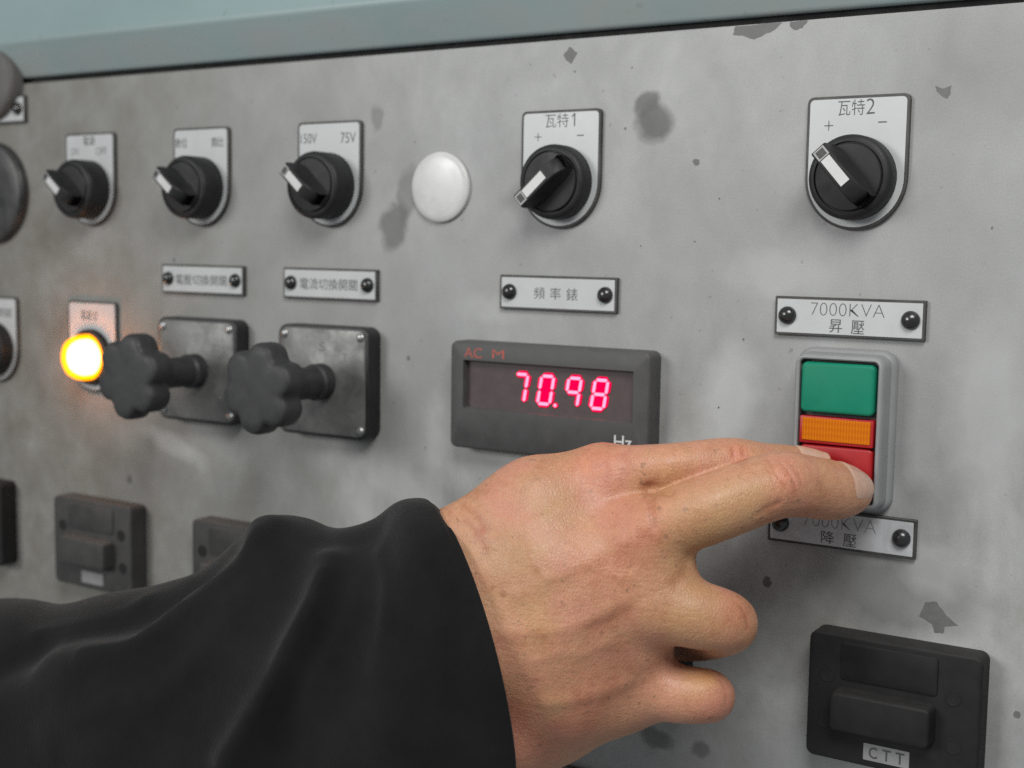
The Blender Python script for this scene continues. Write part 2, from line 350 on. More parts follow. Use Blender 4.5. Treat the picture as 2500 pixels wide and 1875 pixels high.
def dome(mb, cx, cz, r, h0, h1, n=24, rings=6):
    prof = [(r, h0)] + [(r * math.cos(math.pi / 2 * k / rings), h0 + (h1 - h0) * math.sin(math.pi / 2 * k / rings)) for k in range(1, rings)] + [(r * 0.03, h1)]
    lathe(mb, prof, cx, cz, n)

# ------------------------------------------------------------------ the panel and the cabinet front above it (the setting)
mb = MB(); mb.loops([[(-760, 3, -420), (520, 3, -420), (520, 3, 173.4), (-760, 3, 173.4)], [(-760, 0.6, -420), (520, 0.6, -420), (520, 0.6, 173.4), (-760, 0.6, 173.4)], [(-759.4, 0, -419.4), (519.4, 0, -419.4), (519.4, 0, 172.8), (-759.4, 0, 172.8)]])
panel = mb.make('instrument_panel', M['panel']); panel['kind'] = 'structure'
mb = MB(); mb.loops([[(-760, 6, 168), (520, 6, 168), (520, 6, 182), (-760, 6, 182)], [(-760, 4, 168), (520, 4, 168), (520, 4, 182), (-760, 4, 182)]])
o = mb.make('panel_seam', M['gap']); o['kind'] = 'structure'
# header: a bent steel sheet, lower strip upright, upper strip leaning back to the room's light
prof = [(8, 176.6), (1.2, 176.4), (0.2, 177.1), (-0.2, 178.1)]
prof += [(-8.4, 193.0), (-8.9, 194.6), (-8.8, 196.0), (-8.2, 197.2), (10, 262), (10, 268), (80, 268), (80, 176.2)]
mb = MB(); mb.loops([[(-760, y, z) for y, z in prof], [(520, y, z) for y, z in prof]])
o = mb.make('cabinet_header', M['header'], sharp=50); o['kind'] = 'structure'

def chip(pts, x, z, k=1.0):
    mb = MB(); rnd = random.Random(int(abs(x * 7 + z * 13)))
    P = []
    n = len(pts)
    for i in range(n):
        a = Vector(pts[i]); b_ = Vector(pts[(i + 1) % n])
        for t in (0, 1 / 3, 2 / 3):
            q = a.lerp(b_, t); j = 0.0 if t == 0 else 0.22
            P.append((q.x * k + x + rnd.uniform(-j, j), q.y * k + z + rnd.uniform(-j, j)))
    prism(mb, P, 0.0, 0.07, 0)
    o = mb.make('paint_chip', M['chip'], panel, smooth=False); return o
chip([(-3.6, .2), (-.8, 3.4), (3.2, .6), (.4, -3.6), (-1.8, -2.4)], -94.6, 166.9)
chip([(-9, -1.2), (-5, -1.8), (0, -3.6), (3, -2.6), (8, -.6), (11, 1.9), (-8, 1.9)], -13.5, 171.2)
chip([(-3, .2), (-1, -1.4), (2, -.8), (4, 1.8), (-3, 1.8)], 3.6, 171.3)
chip([(-3.6, 2), (-1, 1), (2.2, 2), (2, -1), (1, -2.6), (-1.2, -1.6), (-3, .2)], 59.4, 144.4)
chip([(-1.6, .4), (-.4, 1.3), (1.6, .9), (1.3, -1), (-.3, -1.4)], -36.5, 121.4)
chip([(a * 0.98, b_ * 0.98) for a, b_ in [(-4.7, 5.6), (-.4, 6.5), (3.1, 1.9), (7.9, -1.4), (2.9, -2.5), (2.5, -5.3), (-.8, -5.6), (-1.9, -2.3), (-6.7, -.2)]], 65.7, -47.5)
for (x, z, r) in [(-0.6, -43.5, 2.0), (95.4, -78, 1.3), (-68.3, 135.7, .5), (-177.7, 35.3, 1.1), (-23.5, 24.2, .45), (-364.8, -41.4, 2.2), (-92.5, 160, .4), (-66, 160, .35), (-26, 107, .35), (-451.3, 200.9, 1.0), (-343.6, 201.6, 0.8), (-328.8, 77.5, 1.0), (-60, 88, .4), (78, 96, .5), (34, -26, .4), (-14, 52, .5), (-36, 90, .35), (-205, 20, .4), (-23, 5, .35)]:
    if z > 190: continue
    chip([(r * math.cos(t), r * math.sin(t) * 1.15) for t in (0, 1.1, 2.0, 3.2, 4.1, 5.2)], x, z)

# ------------------------------------------------------------------ selector switches
def legend_plate(root, m='label', zl=-19.2, zt=30.2, hw=19.2):
    """tombstone shaped engraved plate: straight sides, round bottom"""
    def outline(w_, top, rr):
        p = [(w_ - rr + rr * math.cos(a), top - rr + rr * math.sin(a)) for a in (0, .52, 1.05, 1.57)] + [(-w_ + rr - rr * math.sin(a), top - rr + rr * math.cos(a)) for a in (0, .52, 1.05, 1.57)]
        p += [(w_ * math.cos(math.pi + math.pi * k / 28), w_ * math.sin(math.pi + math.pi * k / 28)) for k in range(0, 29)]
        return p
    mb = MB(); prism(mb, outline(hw, zt, 2.2), 0.0, 1.9, 0.25, 2); pl = mb.make('legend_plate', M['edge'], root)
    mb = MB(); prism(mb, outline(hw - 1.1, zt - 1.1, 1.6), 1.85, 2.0, 0); mb.make('white_face', M[m], pl, smooth=False)
    return pl
def selector(name, label, x, z, ang, texts, bh=0.0):
    root = thing(name, label, 'selector switch', x, z, 'rotary selector switches in the upper row'); bh = 5.0 if x < -200 else 0.0
    legend_plate(root)
    for body, box, wt, mm in texts: text('lettering', body, box, 2.0, M[mm], root, wt)
    mb = MB(); lathe(mb, [(15.6, 1.9), (15.6, 7.6 + bh), (15.3, 8.8 + bh), (14.7, 9.6 + bh), (13.9, 10.0 + bh), (13.0, 10.1 + bh), (12.9, 9.2 + bh), (12.5, 9.2 + bh), (12.4, 10.0 + bh)], cap1=True)
    mb.make('bezel', M['knob'], root)
    kn = bpy.data.objects.new('knob', None); 
    # knob: disc with a raised wedge lever, the pointer stripe on its crest
    mb = MB(); lathe(mb, [(12.3, 9.6 + bh), (12.3, 10.3 + bh), (12.0, 10.7 + bh), (8, 11.0 + bh), (0.2, 11.1 + bh)])
    ca, sa = math.cos(ang), math.sin(ang)
    def tr(u, v, h):
        u *= .87 if bh else 1.0
        return (u * ca - v * sa, -h - bh * (h > 9.8), u * sa + v * ca)
    L = []
    us = [-12.2, -11.6, -10, -7, -3, 2, 7, 10.5, 12.6, 13.0]
    for u in us:
        e = min(1.0, (abs(u + 12.2) / 3.0 + 0.02)) if u < 0 else 1.0
        top = 20.2 if u > 0 else 20.2 - 3.4 * (abs(u) / 12.2) ** 2.2
        top = 10.5 + (top - 10.5) * (e ** 0.6)
        if u > 12.7: top -= 0.6
        wt, wb = 3.15, 5.4 * (1 if abs(u) < 8 else 1 - 0.35 * (abs(u) - 8) / 5)
        ring = [tr(u, -wb, 9.9), tr(u, -wb * .80, 12.4), tr(u, -wt * 1.04, 16.0), tr(u, -wt, top - .45), tr(u, -wt + .4, top), tr(u, wt - .4, top), tr(u, wt, top - .45), tr(u, wt * 1.04, 16.0), tr(u, wb * .80, 12.4), tr(u, wb, 9.9)]
        ring = [(p[0], max(p[1], -top + 0), p[2]) if False else p for p in ring]
        L.append(ring)
    mb.loops(L); k = mb.make('knob', M['knob'], root, sharp=32)
    def bar(u0, u1, v0, v1, h0, h1, nm, m):
        b2 = MB(); b2.loops([[tr(u0, v0, h0), tr(u1, v0, h0), tr(u1, v1, h0), tr(u0, v1, h0)], [tr(u0, v0, h1), tr(u1, v0, h1), tr(u1, v1, h1), tr(u0, v1, h1)]]); return b2.make(nm, m, k, smooth=False)
    bar(-3.6, 8.3, -1.95, 1.95, 19.4, 20.35, 'pointer_stripe', M['stripe'])
    bar(8.7, 12.5, -2.35, 2.35, 19.5, 20.28, 'pointer_tip', M['frame_chrome'])
    bar(9.2, 12.0, -1.7, 1.7, 20.2, 20.36, 'tip_inset', M['black'])
    return root
ZS = 114.1
selector('selector_switch', 'leftmost black selector switch on white plate lettered ON and OFF', -389.7, ZS, math.radians(140),
         [('電源', (-4.8, 4.6, 23.6, 28.4), 0.0, 'ink'), ('ON', (-14.6, -8.8, 18.6, 22.6), 0.0, 'inkfaint'), ('OFF', (5.0, 13.6, 18.4, 22.4), 0.0, 'inkfaint')])
selector('selector_switch', 'black selector switch between the ON OFF one and the 150V 75V one', -307.1, ZS, math.radians(140),
         [('數位', (-17.6, -9.2, 20.4, 25.2), 0.0, 'ink'), ('類比', (7.6, 16.0, 20.2, 25.0), 0.0, 'ink')])
selector('selector_switch', 'black selector switch on white plate lettered 150V and 75V', -223.5, ZS, math.radians(138),
         [('150V', (-17.2, -7.4, 20.2, 24.8), -0.004, 'ink'), ('75V', (7.2, 16.2, 19.8, 24.6), -0.004, 'ink')])
selector('selector_switch', 'black selector switch marked 瓦特1 with its white pointer turned down left', -97.8, ZS, math.radians(222),
         [('瓦特', (-7.4, 3.8, 23.0, 28.7), -0.006, 'ink'), ('+', (-12.6, -9.2, 17.6, 21.0), -0.02, 'ink'), ('−', (8.0, 11.2, 19.1, 19.55), 0, 'ink')])
selector('selector_switch', 'rightmost black selector switch marked 瓦特2 with pointer turned up left', 28.6, ZS, math.radians(131),
         [('瓦特', (-7.4, 2.6, 23.0, 28.7), -0.006, 'ink'), ('2', (3.2, 6.4, 23.2, 28.8), -0.012, 'ink'), ('+', (-12.4, -9.0, 17.7, 21.3), -0.02, 'ink'), ('−', (7.8, 11.0, 19.9, 20.35), 0, 'ink')])

mb = MB(); prism(mb, [(7.0, 28.6), (6.55, 28.6), (5.35, 27.3), (5.35, 26.75), (6.45, 27.75), (6.45, 23.2), (7.0, 23.2)], 1.98, 2.06, 0)
mb.make('lettering', M['ink'], [o for o in col.objects if o.get('label', '').startswith('black selector switch marked 瓦特1')][0], smooth=False)

# ------------------------------------------------------------------ name plates
def nameplate(label, x, z, texts, m='label', w_=57.4, h_=14.8):
    root = thing('name_plate', label, 'name plate', x, z, 'black edged white name plates')
    mb = MB(); prism(mb, rrect(-w_ / 2, w_ / 2, -h_ / 2, h_ / 2, .3, 1), 0, 2.0, .2, 1); pl = mb.make('plate', M['edge'], root)
    mb = MB(); prism(mb, rrect(-w_ / 2 + 1.0, w_ / 2 - 1.0, -h_ / 2 + 1.0, h_ / 2 - 1.0, .2, 1), 1.95, 2.1, 0); mb.make('white_face', M[m], pl, smooth=False)
    for sx in (-23.6, 23.4):
        mb = MB(); lathe(mb, [(3.5, 2.0), (3.5, 2.4), (3.2, 3.4), (2.5, 4.2), (1.5, 4.75), (.6, 4.95), (.05, 5.0)], sx, 0.1, 28); mb.make('screw', M['screw'], root)
    for body, box, wt, mm in texts: text('lettering', body, box, 2.1, M[mm], root, wt)
    return root
nameplate('small white name plate above the left star handle, lettered 電壓切換開關', -307.1, 68.0, [('電壓切換開關', (-18.4, 17.4, -2.9, 2.4), 0.0, 'ink')])
nameplate('small white name plate above the right star handle, lettered 電流切換開關', -223.4, 68.0, [('電流切換開關', (-18.0, 17.2, -2.8, 2.6), 0.0, 'ink')])
nameplate('white name plate lettered 頻率錶 above the red digital meter', -98.2, 67.4, [('頻', (-11.2, -5.9, -2.6, 2.5), -0.004, 'ink'), ('率', (-3.2, 2.0, -2.6, 2.5), -0.004, 'ink'), ('錶', (4.8, 10.2, -2.8, 2.4), -0.004, 'ink')])
nameplate('white 7000KVA name plate above the green button', 28.1, 62.2, [('7000KVA', (-14.4, 13.8, .6, 5.4), -0.026, 'ink'), ('昇', (-7.0, -2.0, -5.7, -.7), 0.0, 'ink'), ('壓', (1.4, 6.4, -5.9, -.8), 0.0, 'ink')])
nameplate('soiled 7000KVA name plate under the fingers, partly shaded', 28.4, -18.8, [('7000KVA', (-14.4, 13.8, .5, 5.4), -0.026, 'inkfaint'), ('降', (-7.2, -2.0, -5.6, -.8), 0.0, 'ink'), ('壓', (1.4, 6.6, -5.8, -.9), 0.0, 'ink')], 'labeldirty')
nameplate('end of a white name plate at the left edge behind the grey knob', -471.0, 159.4, [])
nameplate('name plate below the little finger, only its top edge in frame', -62.4, -146.4, [])

# ------------------------------------------------------------------ white blanking cap
mb = MB(); lathe(mb, [(15.4, 0), (15.7, .8), (15.5, 1.6), (15.0, 2.1), (12.8, 2.5), (9, 2.8), (5, 3.0), (2, 3.1), (.1, 3.1)], 0, 0, 72)
o = mb.make('blanking_cap', M['white']); o.location = (-159.8 * S, 0, 112.9 * S); tag(o, 'glossy round white blanking cap between two selector switches', 'cap')

# ------------------------------------------------------------------ pilot lamp
root = thing('pilot_lamp', 'brightly lit orange pilot lamp under a small white plate', 'pilot lamp', -390.2, 23.9)
legend_plate(root)
text('lettering', '電源', (-8.6, -.2, 20.0, 25.2), 2.0, M['ink'], root); text('lettering', '燈', (.6, 4.8, 20.0, 25.0), 2.0, M['inkfaint'], root)
mb = MB(); lathe(mb, [(15.2, 1.9), (15.2, 4.6), (14.6, 5.6), (13.4, 6.0), (12.7, 6.0), (12.6, 4.0)]); mb.make('bezel', M['knob'], root)
mb = MB(); lathe(mb, [(12.3, 4.2), (12.3, 9.0), (11.8, 11.8), (10.6, 14.2), (8.4, 16.0), (5.4, 17.1), (2.4, 17.5), (.1, 17.6)]); ln = mb.make('lens', M['lamp_shell'], root)
mb = MB(); lathe(mb, [(9.8, 5.0), (9.8, 8.2), (9.3, 10.6), (8.2, 12.6), (6.4, 14.0), (4.0, 15.0), (2.0, 15.3), (.1, 15.4)], n=24); mb.make('bulb', M['lamp_core'], ln)

# the light the lit lamp really throws on the panel around it
pd = bpy.data.lights.new('pilot_lamp_light', 'POINT'); pd.energy = 0.030; pd.color = (1.0, 0.40, 0.10); pd.shadow_soft_size = 0.002
pl_ = bpy.data.objects.new('pilot_lamp_light', pd); col.objects.link(pl_); pl_.location = (-390.2 * S, -20.5 * S, 23.9 * S)

# ------------------------------------------------------------------ far left controls, cut by the frame
root = thing('push_button', 'dark round push button on a white plate at the left edge', 'push button', -472.4, 23.9)
legend_plate(root); text('lettering', '切換開關', (-14.5, 15.0, 18.6, 24.0), 2.0, M['inkfaint'], root, 0.004)
mb = MB(); lathe(mb, [(15.6, 1.9), (15.6, 8.0), (15.0, 9.4), (13.6, 10.0)]); mb.make('bezel', M['knob'], root)
mb = MB(); lathe(mb, [(12.6, 9.8), (12.6, 13.2), (12, 14.0), (8, 14.4), (.1, 14.5)]); mb.make('button', M['black'], root)
root = thing('round_socket', 'large dark round socket cut off by the left edge', 'socket', -471.5, 113.4)
mb = MB(); lathe(mb, [(28.5, 0), (28.5, 3.2), (27.6, 4.6), (26, 5.2), (20, 5.6), (19.4, 4.4), (.1, 4.2)]); mb.make('cover', M['black'], root)
mb = MB(); lathe(mb, [(21.5, -0.5), (21.5, 5.0), (20.8, 6.6), (19, 7.6), (12, 8.4), (.1, 8.8)], -467.5, 175.5, n=80); tag(mb.make('round_fitting', M['greycap']), 'dusty grey round fitting at the upper left corner, over the cabinet seam', 'fitting')

# ------------------------------------------------------------------ rotary switches with star handles
def rotary(label, x, z, letters):
    root = thing('rotary_switch', label, 'rotary switch', x, z, 'rotary switches with star handles')
    mb = MB(); prism(mb, rrect(-27.8, 27.8, -26.4, 26.4, 5.5, 6), 0, 8.8, .8, 3); base = mb.make('base', M['edge2'], root)
    mb = MB(); prism(mb, rrect(-26.3, 25.9, -24.9, 24.9, 4.4, 6), 8.6, 9.3, .25, 2); fp = mb.make('face_plate', M['face'], root)
    # engraved border line just inside the edge
    for q in ((-24.6, 24.6, 22.6, 22.8), (-24.6, 24.6, -22.8, -22.6), (-24.8, -24.6, -22.8, 22.8), (24.6, 24.8, -22.8, 22.8)):
        pass
    for body, box in letters: text('lettering', body, box, 9.3, M['inkfaint'], fp, 0.0)
    for sx in (-23.2, 23.2):
        for sz in (-21.8, 21.8):
            mb = MB(); lathe(mb, [(2.1, 9.2), (2.1, 9.7), (1.6, 10.3), (.8, 10.6), (.05, 10.7)], sx, sz, 20); mb.make('screw', M['steel'], root)
    mb = MB(); lathe(mb, [(8.6, 9.2), (8.6, 15), (7.6, 16.2), (7.4, 40), (8.4, 43), (9.6, 44.5)], n=40); sh = mb.make('shaft', M['handle'], root)
    mb = MB(); dome(mb, 1.6, -8.0, 1.2, 0, .1); 
    mb = MB(); v = []
    lathe(mb, [(1.5, 0), (1.5, .4), (.1, .5)], 0, 0, 16)
    mb.v = [(p[0] + 1.0, p[2] - 12.5, -8.3 + p[1]) for p in mb.v]; mb.make('set_screw', M['steel'], root)
    n = 144; ring = []
    for i in range(n):
        a = 2 * math.pi * i / n; d = ((math.degrees(a) - 50 + 30) % 60) - 30
        ring.append((a, 21.0 - 3.9 * math.exp(-(d / 13.0) ** 2)))
    def lp(k, h): return [((r * k if k < .9 else r - (1 - k) * 20.9) * math.cos(a), -h, (r * k if k < .9 else r - (1 - k) * 20.9) * math.sin(a)) for a, r in ring]
    def fl(k, h): return [((.4 * (r - 1.9) + .6 * 17.0) * k * math.cos(a) * 1.12, -h, (.4 * (r - 1.9) + .6 * 17.0) * k * math.sin(a) * 1.12) for a, r in ring]
    mb = MB(); mb.loops([lp(.55, 42.4), lp(.92, 42.6), lp(.965, 43.2), lp(.99, 44.2), lp(1, 45.8), lp(1, 51.4), lp(.985, 53.2), lp(.955, 54.4), lp(.91, 55.1), fl(.75, 55.5), fl(.4, 55.6), fl(.01, 55.6)])
    mb.make('star_handle', M['handle'], root, sharp=60)
    return root
rotary('left rotary switch with grey star handle next to the lit orange lamp', -304.4, 22.2, [('R', (-14, -11, 12, 16)), ('S', (-1.6, 1.8, 14.6, 19)), ('T', (11, 14.2, 10, 14))])
rotary('right rotary switch with grey star handle, its square plate fully visible', -221.6, 22.2, [('S', (-1.6, 1.8, 14.4, 18.8)), ('T', (12.6, 15.6, 9.8, 14))])

# ------------------------------------------------------------------ digital meter
root = thing('panel_meter', 'dark grey digital frequency meter with glowing red digits', 'meter', -98.4, 21.8)
out = rrect(-49.0, 49.0, -23.7, 23.7, 3.2, 5); win = rrect(-42.0, 41.6, -5.8, 15.5, .5, 5)
mb = MB()
L = [[(x, 0, z) for x, z in out], [(x, -8.4, z) for x, z in out], [(x, -9.4, z) for x, z in inset(out, .35)], [(x, -10, z) for x, z in inset(out, 1.2)], [(x, -10, z) for x, z in win], [(x, -6.6, z) for x, z in inset(win, .5)]]
mb.loops(L, True, False); case = mb.make('case', M['meter'], root)
mb = MB(); prism(mb, inset(win, .2), 5.5, 6.8, 0); wn = mb.make('display_window', M['window'], root, smooth=False)
text('lettering', 'AC', (-41.4, -32.2, 16.6, 21.0), 10, M['acm'], case); text('lettering', 'M', (-26.8, -20.8, 17.0, 20.8), 10, M['acm'], case)
text('lettering', 'Hz', (33.4, 41.6, -16.4, -11.2), 10, M['hz'], case, 0.0)
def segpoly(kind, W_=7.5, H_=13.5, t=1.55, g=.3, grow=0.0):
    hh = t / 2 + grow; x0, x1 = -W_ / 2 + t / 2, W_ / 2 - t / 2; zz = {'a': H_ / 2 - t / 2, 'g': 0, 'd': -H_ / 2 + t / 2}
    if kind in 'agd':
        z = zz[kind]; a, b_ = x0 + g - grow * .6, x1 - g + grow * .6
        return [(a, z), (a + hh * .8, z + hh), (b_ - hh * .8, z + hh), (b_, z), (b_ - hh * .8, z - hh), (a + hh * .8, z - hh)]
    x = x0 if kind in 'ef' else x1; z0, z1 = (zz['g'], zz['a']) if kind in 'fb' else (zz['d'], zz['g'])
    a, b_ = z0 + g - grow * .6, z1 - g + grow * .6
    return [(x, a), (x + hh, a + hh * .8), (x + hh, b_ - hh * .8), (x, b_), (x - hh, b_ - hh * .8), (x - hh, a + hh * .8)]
SEG = {'7': 'abc', '0': 'abcdef', '9': 'abfgc', '8': 'abcdefg'}
slant = math.tan(math.radians(9.5))
for ch, cx in (('7', -14.1), ('0', -1.2), ('9', 12.1), ('8', 24.7)):
    cz = 4.7; body = MB(); core = MB()
    for k_ in SEG[ch]:
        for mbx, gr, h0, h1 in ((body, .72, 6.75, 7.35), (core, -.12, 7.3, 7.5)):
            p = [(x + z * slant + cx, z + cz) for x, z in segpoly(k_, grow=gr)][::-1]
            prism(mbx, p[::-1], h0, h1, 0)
    for z0, z1 in {'0': [(-5.6, 5.6)], '9': [(.4, 5.6)], '8': [(-5.6, -.4), (.4, 5.6)]}.get(ch, []):  # closed loops filled in to paint the red glow between segments
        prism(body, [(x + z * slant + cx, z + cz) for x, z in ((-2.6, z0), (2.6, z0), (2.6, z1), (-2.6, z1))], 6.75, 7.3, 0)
    dg_ = body.make('digit', M['led_halo'], wn, smooth=False); dg_['label'] = 'red halo around seven segment digit ' + ch
    core.make('digit_core', M['led_core'], wn, smooth=False)
mb = MB(); lathe(mb, [(1.15, 6.75), (1.15, 7.35)], 3.5, -1.5, 20); mb.make('decimal_point', M['led_halo'], wn)
mb = MB(); lathe(mb, [(.72, 7.3), (.72, 7.5)], 3.5, -1.5, 20); mb.make('decimal_point', M['led_core'], wn)

# ------------------------------------------------------------------ twin push button with pilot lens
root = thing('twin_push_button', 'grey housing with green button, amber lens and pressed red button', 'push button', 28.6, 20.3)
mb = MB(); fld = rrect(-14.9, 14.9, -26.6, 26.6, 1.8, 5)
o1 = rrect(-19.0, 18.9, -30.6, 30.4, 6.0, 5)
L = [[(x, 0, z) for x, z in o1], [(x, -2.6, z) for x, z in inset(o1, .1)], [(x, -3.6, z) for x, z in inset(o1, .9)], [(x, -4.2, z) for x, z in inset(o1, 1.5)], [(x, -9.8, z) for x, z in inset(o1, 2.0)], [(x, -11.4, z) for x, z in inset(o1, 2.3)], [(x, -12.2, z) for x, z in inset(o1, 3.0)], [(x, -12.3, z) for x, z in inset(fld, -.5)], [(x, -11.9, z) for x, z in fld], [(x, -7, z) for x, z in fld]]
mb.loops(L, True, False); mb.make('housing', M['housing'], root)
mb = MB(); prism(mb, inset(fld, -.2), 6.4, 8.2, 0); mb.make('inner_body', M['black'], root, smooth=False)
mb = MB(); prism(mb, rrect(-13.9, 13.9, 6.7, 25.5, 2.0, 5), 8, 13.0, 1.2, 4); mb.make('green_button', M['green'], root, sharp=60)
mb = MB(); prism(mb, rrect(-14.0, 14.0, -5.0, 5.2, .5, 2), 8, 12.3, .3, 2); lf = mb.make('lens_frame', M['red'], root)
mb = MB(); prism(mb, rrect(-12.9, 13.0, -3.9, 4.6, .4, 2), 12.1, 12.7, .2, 1); mb.make('amber_lens', M['amber'], root)
mb = MB(); prism(mb, rrect(-13.9, 13.9, -25.5, -5.6, 2.0, 5), 7.5, 11.6, 1.0, 4); mb.make('red_button', M['red'], root, sharp=60)

# ------------------------------------------------------------------ test blocks
def test_block(label, x, z, caption=None, m='block', tape=False, wide=0.0):
    root = thing('test_block', label, 'test block', x, z, 'black test blocks in the lower row')
    mb = MB(); prism(mb, rrect(-31, 31 + 2 * wide, -24.4, 24.4, 3.2, 5), 0, 10.8, 1.0, 3); mb.make('body', M[m], root)
    mb = MB(); prism(mb, rrect(-18.5, 17.5, 7.6, 22.0, 1.4, 3), 10.6, 11.4, .4, 2); mb.make('upper_pad', M[m], root)
    mb = MB(); prism(mb, rrect(-21, 17.5, -11.4, 4.8, 3.0, 5), 10.6, 17.5, 1.0, 3, .8); mb.make('cover_bar', M[m], root)
    for sx, sz in ((-23.5, 8.4), (23.2, 8.2), (-23.5, -9.8), (24.2, -9.6)):
        mb = MB(); lathe(mb, [(3.0, 10.7), (3.0, 11.0), (2.6, 11.1), (2.4, 10.9), (.1, 10.85)], sx, sz, 24); mb.make('screw', M['gap'], root)
    if tape:
        mb = MB(); prism(mb, rrect(-8.5, 8.6, -21.6, -15.2, .2, 1), 10.8, 11.05, 0); tp = mb.make('label_tape', M['tape'], root, smooth=False)
        if caption: 
            for k_, ch in enumerate(caption): text('lettering', ch, (-6.4 + k_ * 5.0, -3.2 + k_ * 5.0, -20.6, -16.2), 11.05, M['ink'], tp, 0.012)
    return root
test_block('black test block captioned CTT at the lower right', 52.2, -81.0, 'CTT', 'block', True, 1.0)
test_block('test block at lower left with a small grey tape, fully visible above the sleeve', -383.0, -78.2, None, 'blockfar', True)
test_block('test block whose lower half is hidden by the black sleeve', -276.0, -78.4, None, 'blockfar', True)
test_block('test block cut off by the left edge, only its dark side showing', -491.0, -77.0, None, 'block', True)
test_block('test block hidden behind the curled fingers', -62.4, -80.0, None, 'block', True)

# ------------------------------------------------------------------ the hand
def rcone(P, a, b, ra, rb):
    a = np.asarray(a, float); b = np.asarray(b, float)
    ba = b - a; l2 = ba @ ba; rr = ra - rb; a2 = max(l2 - rr * rr, 1e-6); il = 1 / l2
    pa = P - a; y = pa @ ba; z = y - l2
    t = pa * l2 - y[:, None] * ba; x2 = np.einsum('ij,ij->i', t, t); y2 = y * y * l2; z2 = z * z * l2
    k = np.sign(rr) * rr * rr * x2
    o = (np.sqrt(x2 * a2 * il) + y * rr) * il - ra
    m = np.sign(z) * a2 * z2 > k; o1 = np.sqrt(x2 + z2) * il - rb
    m2 = np.sign(y) * a2 * y2 < k; o2 = np.sqrt(x2 + y2) * il - ra
    return np.where(m, o1, np.where(m2, o2, o))
def smin(a, b, k):
    h = np.maximum(k - np.abs(a - b), 0) / k
    return np.minimum(a, b) - h * h * k * .25
def hand_sdf(P):
    P = np.asarray(P, float); d = None
    for a, b in PALM:
        q = rcone(P, a[:3], b[:3], a[3], b[3]); d = q if d is None else smin(d, q, 14)
    F = None
    for ch in CHAINS.values():
        g = None
        for a, b in zip(ch[:-1], ch[1:]):
            q = rcone(P, a[:3], b[:3], a[3], b[3]); g = q if g is None else smin(g, q, 2.0)
        F = g if F is None else smin(F, g, 1.2)
    return smin(d, F, 5.5)
def polydist(P, pts):
    best = np.full(len(P), 1e9)
    for a, b in zip(pts[:-1], pts[1:]):
        a = np.array(a, float); b = np.array(b, float); ba = b - a
        t = np.clip(((P - a) @ ba) / (ba @ ba + 1e-9), 0, 1)
        best = np.minimum(best, np.linalg.norm(P - a - t[:, None] * ba, axis=1))
    return best
def catmull(A, m):
    A = np.asarray(A, float); Q_ = np.vstack([2 * A[0] - A[1], A, 2 * A[-1] - A[-2]]); n = len(A) - 1; o = []
    for s in np.linspace(0, n, m):
        i = min(int(s), n - 1); t = s - i; p0, p1, p2, p3 = Q_[i:i + 4]
        o.append(.5 * ((2 * p1) + (-p0 + p2) * t + (2 * p0 - 5 * p1 + 4 * p2 - p3) * t * t + (-p0 + 3 * p1 - 3 * p2 + p3) * t ** 3))
    return np.array(o)
def sleeve_verts(sect, nu, nv):
    """sect rows: upper silhouette point, lower point, front depth, back depth (mm), direction of the near side"""
    R = catmull([list(a) + list(b) + [c, d] + list(e) for a, b, c, d, e in sect], nu)
    T, B = R[:, :3], R[:, 3:6]; cen = (T + B) / 2
    up = (T - B) / 2; uu = up / np.linalg.norm(up, axis=1)[:, None]; side = R[:, 8:11]
    side = side - uu * (side * uu).sum(1)[:, None]; side /= np.linalg.norm(side, axis=1)[:, None]
    th = np.linspace(0, 2 * np.pi, nv, endpoint=False); V = []
    for i in range(nu):
        s = np.sin(th); dep = np.where(s > 0, R[i, 6], R[i, 7])
        V.append(cen[i] + up[i] * np.cos(th)[:, None] + side[i] * (dep * s)[:, None])
    return np.array(V).reshape(-1, 3), nu, nv

PALM = [[(-40.4, -67.0, 4.0, 10.39), (-59.7, -82.0, -4.1, 12.13)], [(-59.7, -82.0, -4.1, 12.13), (-83.8, -98.0, -20.8, 13.37)], [(-21.9, -74.0, -13.8, 11.43), (-50.7, -90.0, -27.6, 15.08)], [(-50.7, -90.0, -27.6, 15.08), (-84.1, -100.0, -43.7, 17.05)], [(-17.8, -74.0, -38.1, 11.44), (-44.7, -90.0, -49.4, 15.05)], [(-44.7, -90.0, -49.4, 15.05), (-79.9, -100.0, -65.4, 17.86)], [(-22.6, -66.0, -71.4, 9.72), (-40.7, -80.0, -73.5, 14.12)], [(-40.7, -80.0, -73.5, 14.12), (-67.2, -92.0, -88.7, 17.14)], [(-33.4, -66.0, -5.2, 6.47), (-62.7, -86.0, -16.9, 14.54)], [(-10.4, -72.0, -24.6, 9.39), (-51.6, -88.0, -39.6, 14.39)], [(-23.7, -72.0, -53.0, 6.8), (-51.1, -88.0, -64.1, 16.06)], [(-27.2, -72.0, -55.7, 9.64), (-44.2, -84.0, -63.1, 13.64)], [(-43.8, -64.0, -0.1, 9.02), (-19.8, -70.0, -36.9, 9.55)], [(-19.8, -70.0, -36.9, 9.55), (-28.1, -66.0, -69.9, 8.96)], [(-52.7, -54.0, -16.2, 12.67), (-61.1, -54.0, -74.2, 14.66)], [(-58.7, -68.0, -85.6, 16.0), (-83.3, -76.0, -42.1, 15.21)], [(-27.9, -66.0, -77.0, 9.38), (-58.9, -74.0, -91.2, 11.27)], [(-57.8, -76.0, -90.4, 11.21), (-79.2, -96.0, -99.4, 17.69)], [(-82.0, -100.0, -54.1, 25.98), (-96.1, -108.0, -64.6, 23.63)]]
